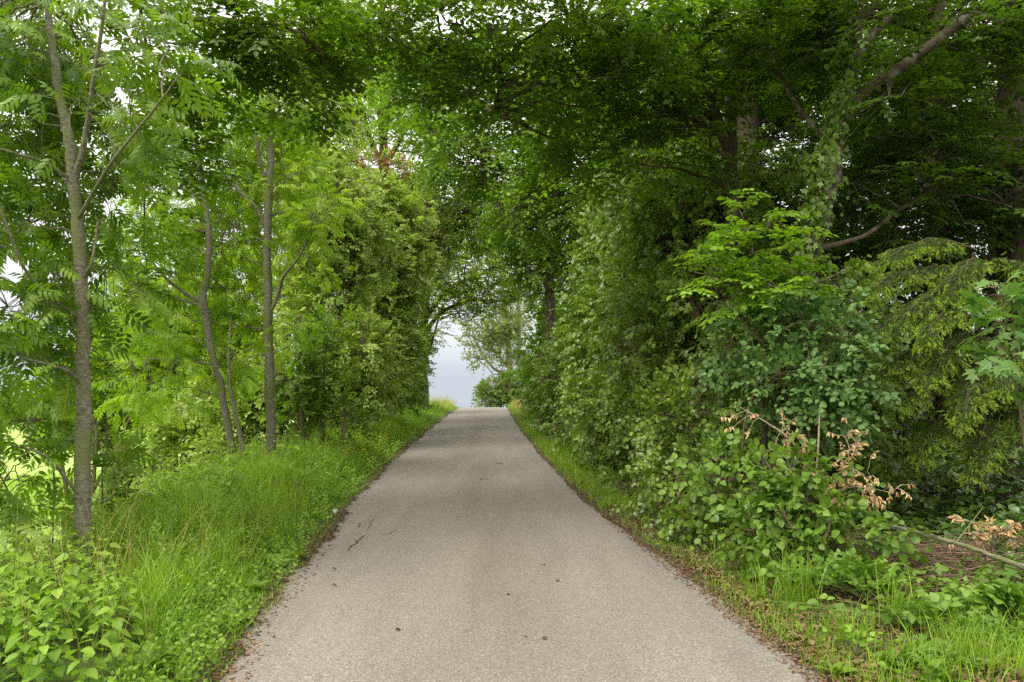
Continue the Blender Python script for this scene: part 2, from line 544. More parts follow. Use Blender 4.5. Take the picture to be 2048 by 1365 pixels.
def road_mat():
    m, nt, out = mat_new('worn_asphalt')
    L = nt.links.new
    tc = N_(nt, 'ShaderNodeTexCoord')
    vo = N_(nt, 'ShaderNodeTexVoronoi')
    vo.inputs['Scale'].default_value = 125
    L(tc.outputs['Object'], vo.inputs['Vector'])
    sep = N_(nt, 'ShaderNodeSeparateColor')
    L(vo.outputs['Color'], sep.inputs[0])
    rp = N_(nt, 'ShaderNodeValToRGB')
    e = rp.color_ramp.elements
    e[0].position, e[0].color = 0.0, (0.185, 0.167, 0.145, 1)
    e[1].position, e[1].color = 1.0, (0.46, 0.43, 0.39, 1)
    for p, c in ((0.35, (0.255, 0.235, 0.210)), (0.75, (0.305, 0.284, 0.256)), (0.92, (0.36, 0.333, 0.298))):
        k = e.new(p)
        k.color = (*c, 1)
    L(sep.outputs[0], rp.inputs[0])
    # binder between the stones
    r0 = N_(nt, 'ShaderNodeValToRGB')
    r0.color_ramp.elements[0].position, r0.color_ramp.elements[0].color = 0.0, (1, 1, 1, 1)
    r0.color_ramp.elements[1].position, r0.color_ramp.elements[1].color = 0.75, (0.62, 0.60, 0.58, 1)
    L(vo.outputs['Distance'], r0.inputs[0])
    m1 = N_(nt, 'ShaderNodeMix', data_type='RGBA', blend_type='MULTIPLY')
    m1.inputs['Factor'].default_value = 1
    L(rp.outputs[0], m1.inputs['A'])
    L(r0.outputs[0], m1.inputs['B'])
    # worn patches and long streaks
    mp = N_(nt, 'ShaderNodeMapping')
    mp.inputs['Scale'].default_value = (1.6, 0.28, 1)
    L(tc.outputs['Object'], mp.inputs['Vector'])
    n1 = N_(nt, 'ShaderNodeTexNoise')
    n1.inputs['Scale'].default_value = 1.3
    n1.inputs['Detail'].default_value = 7
    n1.inputs['Roughness'].default_value = 0.6
    L(mp.outputs[0], n1.inputs['Vector'])
    r1 = N_(nt, 'ShaderNodeValToRGB')
    r1.color_ramp.elements[0].position, r1.color_ramp.elements[0].color = 0.30, (0.74, 0.73, 0.715, 1)
    r1.color_ramp.elements[1].position, r1.color_ramp.elements[1].color = 0.66, (0.93, 0.918, 0.90, 1)
    L(n1.outputs['Fac'], r1.inputs[0])
    m2 = N_(nt, 'ShaderNodeMix', data_type='RGBA', blend_type='MULTIPLY')
    m2.inputs['Factor'].default_value = 1
    L(m1.outputs['Result'], m2.inputs['A'])
    L(r1.outputs[0], m2.inputs['B'])
    # a darker strip along the crown, paler wheel tracks beside it (attribute 'crown')
    ac = N_(nt, 'ShaderNodeAttribute', attribute_name='crown')
    nc = N_(nt, 'ShaderNodeTexNoise')
    nc.inputs['Scale'].default_value = 0.55
    nc.inputs['Detail'].default_value = 6
    L(tc.outputs['Object'], nc.inputs['Vector'])
    mm = N_(nt, 'ShaderNodeMath', operation='MULTIPLY')
    L(ac.outputs['Fac'], mm.inputs[0])
    L(nc.outputs['Fac'], mm.inputs[1])
    m2b = N_(nt, 'ShaderNodeMix', data_type='RGBA', blend_type='MULTIPLY')
    m2b.inputs['B'].default_value = (0.80, 0.76, 0.70, 1)
    L(mm.outputs[0], m2b.inputs['Factor'])
    L(m2.outputs['Result'], m2b.inputs['A'])
    m2 = m2b
    # dirt along the edges (vertex attribute 'edge', 0 at the middle and 1 at the rim)
    at = N_(nt, 'ShaderNodeAttribute', attribute_name='edge')
    n2 = N_(nt, 'ShaderNodeTexNoise')
    n2.inputs['Scale'].default_value = 7
    n2.inputs['Detail'].default_value = 8
    n2.inputs['Roughness'].default_value = 0.7
    L(tc.outputs['Object'], n2.inputs['Vector'])
    ad = N_(nt, 'ShaderNodeMath', operation='ADD')
    L(at.outputs['Fac'], ad.inputs[0])
    L(n2.outputs['Fac'], ad.inputs[1])
    r2 = N_(nt, 'ShaderNodeValToRGB')
    r2.color_ramp.elements[0].position = 1.30 / 2
    r2.color_ramp.elements[1].position = 1.56 / 2
    hv = N_(nt, 'ShaderNodeMath', operation='MULTIPLY')
    hv.inputs[1].default_value = 0.5
    L(ad.outputs[0], hv.inputs[0])
    L(hv.outputs[0], r2.inputs[0])
    m3 = N_(nt, 'ShaderNodeMix', data_type='RGBA')
    m3.inputs['B'].default_value = (0.075, 0.052, 0.036, 1)
    L(r2.outputs[0], m3.inputs['Factor'])
    L(m2.outputs['Result'], m3.inputs['A'])
    b = N_(nt, 'ShaderNodeBsdfPrincipled')
    b.inputs['Roughness'].default_value = 0.8
    b.inputs['Specular IOR Level'].default_value = 0.3
    L(m3.outputs['Result'], b.inputs['Base Color'])
    bp = N_(nt, 'ShaderNodeBump')
    bp.inputs['Strength'].default_value = 0.55
    bp.inputs['Distance'].default_value = 0.004
    bp.invert = True
    L(vo.outputs['Distance'], bp.inputs['Height'])
    L(bp.outputs[0], b.inputs['Normal'])
    L(b.outputs[0], out.inputs['Surface'])
    return m


def ground_mat():
    """grass sod, bare soil with needle litter, and the mown field, told apart by two vertex attributes"""
    m, nt, out = mat_new('ground_soil')
    L = nt.links.new
    tc = N_(nt, 'ShaderNodeTexCoord')

    def noise(s, d=7, r=0.65):
        n = N_(nt, 'ShaderNodeTexNoise')
        n.inputs['Scale'].default_value = s
        n.inputs['Detail'].default_value = d
        n.inputs['Roughness'].default_value = r
        L(tc.outputs['Object'], n.inputs['Vector'])
        return n

    def ramp(n, stops):
        r = N_(nt, 'ShaderNodeValToRGB')
        e = r.color_ramp.elements
        e[0].position, e[0].color = stops[0][0], (*stops[0][1], 1)
        e[1].position, e[1].color = stops[-1][0], (*stops[-1][1], 1)
        for p, c in stops[1:-1]:
            e.new(p).color = (*c, 1)
        L(n.outputs['Fac'], r.inputs[0])
        return r

    def mix(a, b, fac):
        x = N_(nt, 'ShaderNodeMix', data_type='RGBA')
        L(a, x.inputs['A'])
        L(b, x.inputs['B'])
        L(fac, x.inputs['Factor'])
        return x.outputs['Result']
    nf = noise(60, 10, 0.75)
    soil = ramp(nf, [(0.32, (0.028, 0.018, 0.012)), (0.5, (0.075, 0.048, 0.034)), (0.66, (0.19, 0.135, 0.10))])
    sod = ramp(noise(30), [(0.3, (0.035, 0.05, 0.012)), (0.7, (0.09, 0.15, 0.025))])
    field = ramp(noise(1.2, 8, 0.7), [(0.3, (0.22, 0.34, 0.07)), (0.7, (0.33, 0.45, 0.12))])
    a1 = N_(nt, 'ShaderNodeAttribute', attribute_name='soil')
    a2 = N_(nt, 'ShaderNodeAttribute', attribute_name='field')
    c = mix(sod.outputs[0], soil.outputs[0], a1.outputs['Fac'])
    c = mix(c, field.outputs[0], a2.outputs['Fac'])
    b = N_(nt, 'ShaderNodeBsdfPrincipled')
    b.inputs['Roughness'].default_value = 0.95
    b.inputs['Specular IOR Level'].default_value = 0.15
    L(c, b.inputs['Base Color'])
    bp = N_(nt, 'ShaderNodeBump')
    bp.inputs['Strength'].default_value = 0.8
    bp.inputs['Distance'].default_value = 0.03
    L(nf.outputs['Fac'], bp.inputs['Height'])
    L(bp.outputs[0], b.inputs['Normal'])
    L(b.outputs[0], out.inputs['Surface'])
    return m


# ------------------------------------------------------------------ ground and road
def grid(xs, ys, zf):
    X, Y = np.meshgrid(xs, ys)
    V = np.stack([X, Y, zf(X, Y)], -1).reshape(-1, 3)
    i = np.arange(len(xs) * len(ys)).reshape(len(ys), len(xs))
    return V, np.stack([i[:-1, :-1], i[:-1, 1:], i[1:, 1:], i[1:, :-1]], -1).reshape(-1, 4)


def build_ground():
    k = np.linspace(-1, 1, 190)
    xs = np.sort(np.concatenate([np.sign(k) * np.abs(k) ** 3.2 * 700, np.arange(-7, 8, 0.17)]))
    ys = np.concatenate([np.linspace(-120, -4, 25), np.arange(-3, 22, 0.2), np.arange(22, 70, 0.8), np.geomspace(70, 1500, 50)])
    V, Fq = grid(xs, ys, ground)
    mb = MB()
    mb.add(V, Fq, 0, None, True)
    o = mb.build('ground', ground_mat())
    d = V[:, 0] - road_x(V[:, 1])
    l, r = -d - HALF, d - HALF
    n = wob(V[:, 0], V[:, 1], 2.3) * 0.25 + wob(V[:, 0], V[:, 1], 0.8) * 0.2
    soil = np.where(d > 0, 1 - 0.75 * sstep(0.25, 0.5, r + n) * (1 - sstep(0.7, 1.1, r + n * 2)), 1 - sstep(0.05, 0.3, l + n * 0.3))
    soil = soil * (1 - sstep(48, 54, V[:, 1]))
    fl = sstep(2.5, 4.5, l - 0.07 * np.clip(V[:, 1] - 8, 0, 40)) * (d < 0)
    fl = np.maximum(fl, sstep(54, 60, V[:, 1]))
    for nm, a in (('soil', soil), ('field', fl)):
        at = o.data.attributes.new(nm, 'FLOAT', 'POINT')
        at.data.foreach_set('value', a.astype(np.float32))
    tag(o, kind='structure')
    # the lane
    rng = rng_new()
    ys = np.concatenate([np.linspace(-60, 0, 30), np.arange(0.3, 20, 0.06), np.arange(20, 75, 0.4)])
    u = A([-1, -.97, -.93, -.88, -.8, -.7, -.55, -.4, -.2, 0, .2, .4, .55, .7, .8, .88, .93, .97, 1])
    Yg, Ug = np.meshgrid(ys, u, indexing='ij')
    ed = np.sin(ys * 5.1) * .022 + np.sin(ys * 11.3 + 1) * .018 + np.sin(ys * 1.3) * .035 + np.sin(ys * 23 + 2) * .012 + rng.normal(size=len(ys)) * .009
    er = np.sin(ys * 4.3 + 2) * .012 + np.sin(ys * 13 + 1) * .01 + np.sin(ys * 0.9 + 1) * .02 + rng.normal(size=len(ys)) * .006 + np.sin(ys * 27) * .006 + np.sin(ys * 41 + 1) * .004
    near = .075 * (1 - sstep(5, 9, ys))
    ed, er = ed + near, er + near
    half = np.where(Ug < 0, HALF + ed[:, None], HALF + er[:, None])
    X = road_x(Yg) + Ug * half
    Z = road_z(Yg) + 0.014 - 0.012 * np.abs(Ug) ** 2 + 0.004
    V = np.stack([X, Yg, Z], -1).reshape(-1, 3)
    i = np.arange(V.shape[0]).reshape(Yg.shape)
    q = np.stack([i[:-1, :-1], i[:-1, 1:], i[1:, 1:], i[1:, :-1]], -1).reshape(-1, 4)
    mb = MB()
    mb.add(V, q, 0, None, True)
    o = mb.build('road', road_mat())
    at = o.data.attributes.new('edge', 'FLOAT', 'POINT')
    side = np.where(Ug < 0, 1.0, 0.72)
    at.data.foreach_set('value', (np.abs(Ug) ** 7 * side).astype(np.float32).ravel())
    at = o.data.attributes.new('crown', 'FLOAT', 'POINT')
    at.data.foreach_set('value', (np.exp(-((Ug - .02) / .26) ** 2)).astype(np.float32).ravel())
    tag(o, kind='structure')
    return o


def ray_ground(x, y):
    """where the pixel meets the ground"""
    Ys = np.linspace(2, 90, 4000)
    pts = A([P(x, y, q) for q in (1.0, 2.0)])
    d = pts[1] - pts[0]
    q = pts[0][None] + d[None] * (Ys - 1)[:, None]
    k = np.nonzero(q[:, 2] <= ground(q[:, 0], q[:, 1]) + 0.004)[0]
    return q[k[0]] if len(k) else q[-1]


def build_cracks():
    dk = noisy_mat('crack_dark', (0.045, 0.036, 0.03), (0.09, 0.075, 0.06), (40, 40, 40), 1, 0)  # dark colour of the thin crack strips
    rng = rng_new()
    for px, w in (([(692, 1108), (700, 1098), (712, 1092), (722, 1080), (730, 1074)], .010), ([(735, 1068), (742, 1050), (748, 1042)], .0045), ([(760, 1076), (780, 1072), (796, 1062)], .004), ([(716, 1060), (722, 1048)], .004)):
        pts = A([ray_ground(*p) for p in px])
        pts, _ = spline(pts, [1, 1], 26)
        pts[:, :2] += rng.normal(size=(26, 2)) * 0.012
        pts[:, 2] = road_z(pts[:, 1]) + 0.0185 - 0.012 * ((pts[:, 0] - road_x(pts[:, 1])) / HALF) ** 2 + 0.003
        ww = w * (0.25 + np.abs(np.sin(np.linspace(0.2, 3, 26))) * rng.uniform(.4, 1.2, 26))
        off = np.stack([ww, ww * 0.3, ww * 0], 1)
        V = np.concatenate([pts - off, pts + off])
        i = np.arange(25)
        mb = MB()
        mb.add(V, np.stack([i, i + 26, i + 27, i + 1], 1))
        tag(mb.build('road_crack', dk), kind='structure')


# ------------------------------------------------------------------ grass and ground cover
def blades(mb, rng, x, y, h, w, lean=0.35, mat=0, tone=None, nseg=4, dirs=None):
    n = len(x)
    base = np.stack([x, y, ground(x, y) - 0.01], 1)
    a = rng.uniform(0, 6.283, n) if dirs is None else dirs
    ld = np.stack([np.cos(a), np.sin(a), 0 * a], 1)
    b = a + rng.normal(size=n) * 0.9 + 1.57
    wd = np.stack([np.cos(b), np.sin(b), 0 * b], 1)
    ln = np.abs(rng.normal(size=n)) * lean + 0.08
    t = np.linspace(0, 1, nseg + 1)
    V = []
    for k in t:
        c = base + ld * (h * ln * k ** 2)[:, None]
        c[:, 2] += h * (k - 0.35 * np.clip(ln, 0, 1.2) * k ** 3)
        ww = (w * (1 - k ** 1.6) * (0.6 + k) * 0.6)[:, None] * wd
        V += [c - ww, c + ww]
    V[-1] = None
    V[-2] = c
    V = V[:-1]
    nv = len(V)
    V = np.stack(V, 1)
    f4 = [(2 * k, 2 * k + 1, 2 * k + 3, 2 * k + 2) for k in range(nseg - 1)]
    tn = np.clip(0.5 + rng.normal(size=n) * 0.25, 0, 1) if tone is None else tone
    off = (np.arange(n) * nv)[:, None, None]
    nb = mb.n
    mb.add(V.reshape(-1, 3), (A(f4)[None] + off).reshape(-1, 4), mat, np.repeat(tn, nseg - 1))
    k = 2 * (nseg - 1)
    tri = (A([[k, k + 1, k + 2]])[None] + off).reshape(-1, 3)
    mb.f.append(tri + nb)
    mb.m.append(np.full(n, mat, np.int32))
    mb.a.append(tn.astype(np.float32))
    mb.sm.append(np.zeros(n, bool))


def sample_band(rng, n, y0, y1, d0, d1, pw=1.6):
    """points beside the lane, denser near the viewer"""
    u = rng.uniform(0, 1, n)
    Y = (y0 ** (1 - pw) + u * (y1 ** (1 - pw) - y0 ** (1 - pw))) ** (1 / (1 - pw)) if pw != 1 else y0 * (y1 / y0) ** u
    d = rng.uniform(d0, d1, n)
    return road_x(Y) + d, Y, d


def build_grass():
    rng = rng_new()
    mb = MB()
    for n, y0, y1, ws in ((52000, 3.2, 12, 1.0), (42000, 10, 26, 1.6), (26000, 24, 54, 2.8)):
        x, y, d = sample_band(rng, n, y0, y1, -5.2, -HALF - 0.04)
        l = -d - HALF
        cl = 0.65 + 0.45 * wob(x, y, 1.6) + 0.3 * wob(x, y, 4.0)
        keep = rng.uniform(0, 1, n) < np.clip(0.35 + l * 1.2, 0, 1) * np.clip(0.6 + cl * 0.6, 0, 1)
        x, y, l, cl = x[keep], y[keep], l[keep], cl[keep]
        net = (y < 6.3) & (x < np.interp(y, [3.6, 4.4, 5.0, 5.8, 6.4], [-1.85, -1.98, -2.3, -2.9, -3.6])) & (x > np.interp(y, [3.6, 4.4, 5.0, 5.8, 6.4], [-1.85, -1.98, -2.3, -2.9, -3.6]) - 1.9)
        x, y, l, cl = x[~net], y[~net], l[~net], cl[~net]
        h = (0.05 + 0.60 * sstep(0.1, 1.0, l) * np.clip(cl, 0.25, 1.2)) * rng.uniform(.55, 1.3, len(x))
        h *= 1 - 0.6 * sstep(1.2, 2.8, l)
        h *= 1 - 0.5 * sstep(25, 36, y) * (1 - sstep(44, 48, y))
        tn = np.clip(0.55 + wob(x, y, 0.9) * 0.25 + rng.normal(size=len(x)) * 0.22, 0, 1)
        ft = 1 - .72 * np.exp(-(((x + 3.58 * y / 6.7) / .5) ** 2 + ((y - 5.6) / .9) ** 2))
        blades(mb, rng, x, y, h * ft, 0.0064 * ws * rng.uniform(.6, 1.4, len(x)), 0.62, 0, tn)
    # seed heads and pale stalks
    x, y, d = sample_band(rng, 900, 4, 26, -4.2, -HALF - 0.4)
    blades(mb, rng, x, y, rng.uniform(.5, .95, len(x)), 0.0028 * np.clip(y / 8, 1, 2.5), 0.35, 1)
    x, y, d = sample_band(rng, 900, 44, 56, -5.5, -HALF - 0.3)
    blades(mb, rng, x, y, rng.uniform(.5, 1.1, len(x)), 0.012 + 0 * x, 0.4, 1)
    tag(mb.build('grass', [M['grass'], M['straw']]), 'tall uncut green grass on the bank left of the lane', 'grass', kind='stuff')
    mb = MB()
    for n, y0, y1, ws in ((40000, 3.2, 12, 1.0), (26000, 10, 26, 1.7), (9000, 24, 56, 2.8)):
        x, y, d = sample_band(rng, n, y0, y1, HALF + 0.04, HALF + 2.6)
        r = d - HALF
        pn = wob(x, y, 2.3) * 0.5 + wob(x, y, 0.8) * 0.4
        band = np.exp(-((r - 0.29 - pn * 0.2) / 0.20) ** 2) * np.clip(.75 + wob(x, y, 3.1), .1, 1) + 0.45 * sstep(0.3, 0.8, wob(x, y, 2.6) + 0.05) + 0.5 * sstep(9, 16, y) * np.exp(-((r - .4) / .4) ** 2) + 0.3 * sstep(20, 30, y) + 0.5 * (y < 5.0) * (r > 1.0)
        keep = rng.uniform(0, 1, n) < band
        x, y, r = x[keep], y[keep], r[keep]
        h = rng.uniform(.05, .15, len(x)) * (1 + .5 * sstep(9, 16, y)) * (1 + 0.9 * sstep(0.5, 1.2, r)) * (1 + 1.2 * sstep(44, 50, y))
        blades(mb, rng, x, y, h, 0.0036 * ws * rng.uniform(.6, 1.4, len(x)), 0.5, 0)
    x, y, d = sample_band(rng, 1400, 44, 56, HALF + .3, HALF + 4)
    blades(mb, rng, x, y, rng.uniform(.4, .9, len(x)), 0.012 + 0 * x, 0.4, 1)
    tag(mb.build('verge_grass', [M['grass'], M['straw']]), 'short grass fringe along the right edge of the lane', 'grass', kind='stuff')
    # meadow edge beyond the left bank
    mb = MB()
    n = 26000
    Y = rng.uniform(9, 34, n)
    X = road_x(Y) - HALF - rng.uniform(3.2, 17, n)
    blades(mb, rng, X, Y, rng.uniform(.12, .38, n), 0.007 * np.clip(Y / 12, .8, 2.2), 0.4, 0, np.clip(0.75 + rng.normal(size=n) * .2, 0, 1), 3)
    tag(mb.build('meadow_grass', [M['grass'], M['straw']]), 'light green meadow grass beyond the left bank', 'grass', kind='stuff')
    # low herbs between the grass
    mb = MB()
    x, y, d = sample_band(rng, 6000, 3.4, 45, -4.4, -HALF - 0.12)
    keep = (wob(x, y, 1.2) > -0.25) & ((y > 6.3) | (x > np.interp(y, [3.6, 4.4, 5.0, 5.8, 6.4], [-1.85, -1.98, -2.3, -2.9, -3.6])))
    x, y, d = x[keep], y[keep], d[keep]
    l = -d - HALF
    b = np.stack([x, y, ground(x, y) + sstep(.1, .9, l) * rng.uniform(0.02, 0.30, len(x))], 1)
    sprays(rng, mb, b, np.stack([rng.normal(size=len(x)) * .5, rng.normal(size=len(x)) * .5, np.ones(len(x))], 1), 0.16 * np.clip(y / 8, 1, 1.8), 6, T_OV, 0.036 * np.clip(np.repeat(y, 6).reshape(-1, 6) / 8, 1, 1.8), 0.9, 0.1, 70, 0.4)
    tag(mb.build('herb_cover', [M['nettle'], M['twig_green']]), 'low leafy herbs growing through the grass on the left bank', 'herbs', kind='stuff')
    mb = MB()
    x, y, d = sample_band(rng, 420, 14, 24, -3.2, -HALF - 0.25)
    pos = np.stack([x, y, ground(x, y) + rng.uniform(.2, .42, len(x))], 1)
    for k in range(4):
        an = k * 1.57 + rng.uniform(0, 1, len(x))
        scatter(mb, T_DIW, pos, np.stack([np.cos(an), np.sin(an), 0.4 + 0 * an], 1), np.repeat(A([[0, 0, 1.0]]), len(x), 0), 0.022)
    tag(mb.build('buttercup_cover', M['flower']), 'tiny yellow flowers scattered in the left bank grass', 'flowers', kind='stuff')
    # seedlings and creeping leaves on the right verge
    mb = MB()
    x, y, d = sample_band(rng, 5200, 3.6, 34, HALF + 0.45, HALF + 3.4)
    r = d - HALF
    k = (wob(x, y, 2.1) + .5 * wob(x, y, 4.7) + .35 * sstep(.6, 1.8, r) + .3 * sstep(10, 16, y)) > .28
    x, y, r = x[k], y[k], r[k]
    b = np.stack([x, y, ground(x, y) + .01], 1)
    sprays(rng, mb, b, np.stack([rng.normal(size=len(x)) * .6, rng.normal(size=len(x)) * .6, np.ones(len(x)) * .9], 1), (.10 + .14 * sstep(.5, 2, r)) * np.clip(y / 9, 1, 1.8), 7, T_OVW, .05 * np.clip(np.repeat(y, 7).reshape(-1, 7) / 10, .85, 1.6), .85, .3, 65, .35)
    tag(mb.build('seedling_cover', [M['bramble'], M['twig_green']]), 'low leafy seedlings over the litter on the right verge', 'herbs', kind='stuff')
    # leaf litter
    mb = MB()
    x, y, d = np.concatenate([sample_band(rng, 24000, 3.4, 24, HALF - 0.06, HALF + 4), sample_band(rng, 10000, 3.4, 34, HALF - 0.03, HALF + 0.35)], axis=1)
    r = d - HALF
    keep = rng.uniform(0, 1, len(x)) < np.where(r < 0.3, 1.0, 0.8)
    x, y, r = x[keep], y[keep], r[keep]
    n = len(x)
    pos = np.stack([x, y, np.maximum(ground(x, y), road_z(y) * (r < 0.02) - 9 * (r >= 0.02)) + rng.uniform(.004, .022, n)], 1)
    scatter(mb, T_DI, pos, rng.normal(size=(n, 3)) * [1, 1, .25], rng.normal(size=(n, 3)) * .35 + [0, 0, 1], np.where(r < 0.22, rng.uniform(.012, .03, n), rng.uniform(.03, .07, n)), 0, np.clip(rng.normal(size=n) * .3 + .4, 0, 1))
    x, y, d = sample_band(rng, 2600, 3.6, 26, -HALF - 0.15, -HALF + 0.10)
    n = len(x)
    pos = np.stack([x, y, np.maximum(ground(x, y), road_z(y) - 0.002) + rng.uniform(.004, .012, n)], 1)
    scatter(mb, T_DI, pos, rng.normal(size=(n, 3)) * [1, 1, .2], rng.normal(size=(n, 3)) * .3 + [0, 0, 1], rng.uniform(.012, .04, n), 0, np.clip(rng.normal(size=n) * .3 + .3, 0, 1))
    tag(mb.build('leaf_litter', M['litter']), 'brown fallen leaves and needles along the edges of the lane', 'litter', kind='stuff')
    # ivy carpet on the right bank
    mb = MB()
    n = 22000
    Y = rng.uniform(5.6, 15, n)
    r = rng.uniform(2.0, 9, n)
    X = road_x(Y) + HALF + r
    keep = rng.uniform(0, 1, n) < sstep(1.9, 3.2, r - 0.25 * np.clip(Y - 8, 0, 4) + wob(X, Y, 1.5) * .5)
    X, Y = X[keep], Y[keep]
    n = len(X)
    pos = np.stack([X, Y, ground(X, Y) + rng.uniform(.03, .20, n)], 1)
    scatter(mb, T_IVY, pos, rng.normal(size=(n, 3)) * [1, 1, .3], rng.normal(size=(n, 3)) * .35 + [-.2, -.5, 1], rng.uniform(.06, .11, n), 0, np.clip(rng.normal(size=n) * .3 + .45, 0, 1))
    tag(mb.build('ivy_cover', M['ivy']), 'dark ivy carpet over the shaded bank on the right', 'ivy', kind='stuff')


# ------------------------------------------------------------------ trees and shrubs
def lobe(x, y, Y, rx, ry, rd=None):
    return P(x, y, Y), A([rx * Y / F, rd if rd else (rx + ry) * 0.5 * Y / F, ry * Y / F])


def px_path(pts, Y=None):
    return A([P(p[0], p[1], p[2] if len(p) > 2 else Y) for p in pts])


def plant(name, label, cat, base, limbs, lobes, n, leaf, size, mat, bark='twig', bark_t='twig', K=8, L=0.35, flat=0.5, droop=0.2, shell=0.5, clump=0.7,
          cscale=0.8, nb=40, br=(0.018, 0.005), ang=55, jit=0.35, hang=0.0, fans=0, group=None, out=0.6, upb=0.15, parts=('trunk', 'crown'), link=True, sides=9,
          extra=None, twig=0.004, wig=0.05, tone=0.25, outdir=None, sub=0, prune=None):
    """a root Empty with a woody part (limbs given as (points, radii), then branches grown to the foliage) and a leafy part"""
    rng = rng_new(label)
    root = empty(name, base, label, cat, group)
    wood, leafs = MB(), MB()
    nodes = []
    for pts, rad in limbs:
        k = max(8, len(pts) * 4)
        q, r = spline(pts, rad, k)
        q[1:-1] += rng.normal(size=(k - 2, 3)) * r[1:-1, None] * 0.12
        r = r * (1 + rng.normal(size=k) * 0.03)
        tubes(wood, q, r, sides, 0)
        nodes.append(q[2:])
    nodes = np.concatenate(nodes) if nodes else A([base])
    if sub:
        lobes = sub_lobes(rng, lobes, sub)
    b, c = in_lobes(rng, lobes, n, shell, clump, cscale)
    if nb:
        sel = rng.choice(len(b), min(nb, len(b)), replace=False)
        nodes = branches(rng, wood, nodes, b[sel], br[0], br[1], 5, 0.12, 0, wig)
    if link:
        D = ((b[:, None] - nodes[None]) ** 2).sum(2)
        near = nodes[D.argmin(1)]
        dist = np.sqrt(D.min(1))
        ok = dist < link * 1.0 if not isinstance(link, bool) else dist < 0.9
        t = np.linspace(0, 1, 4)[None, :, None]
        cc = near[ok][:, None] * (1 - t) + b[ok][:, None] * t + A([0, 0, 1.0]) * dist[ok][:, None, None] * .15 * np.sin(np.pi * t)
        tubes(wood, cc, np.linspace(1, .6, 4)[None] * twig * 1.4, 3, 0)
        d0 = nrm(b - near)
    else:
        d0 = nrm(b - c)
    o2 = nrm(b - c)
    dirs = d0 * 0.5 + o2 * out + rng.normal(size=b.shape) * 0.35
    dirs[:, 2] = dirs[:, 2] * (0.45 if flat > .7 else 1) + upb
    if outdir is not None:
        dirs = dirs + A(outdir)
    Ls = L * rng.uniform(.65, 1.35, len(b))
    if fans:
        b, dirs, Ls = fan(rng, b, dirs, Ls, fans)
    sprays(rng, leafs, b, dirs, Ls, K, leaf, size, flat, droop, ang, jit, 0, 1, twig, hang, tone=tone, prune=prune)
    if extra:
        extra(rng, root, nodes, b)
    if wood.v:
        wood.build(parts[0], M[bark], root)
    leafs.build(parts[1], [M[mat], M[bark_t]], root)
    return root


def r_px(w, Y):
    return w * 0.5 * Y / F




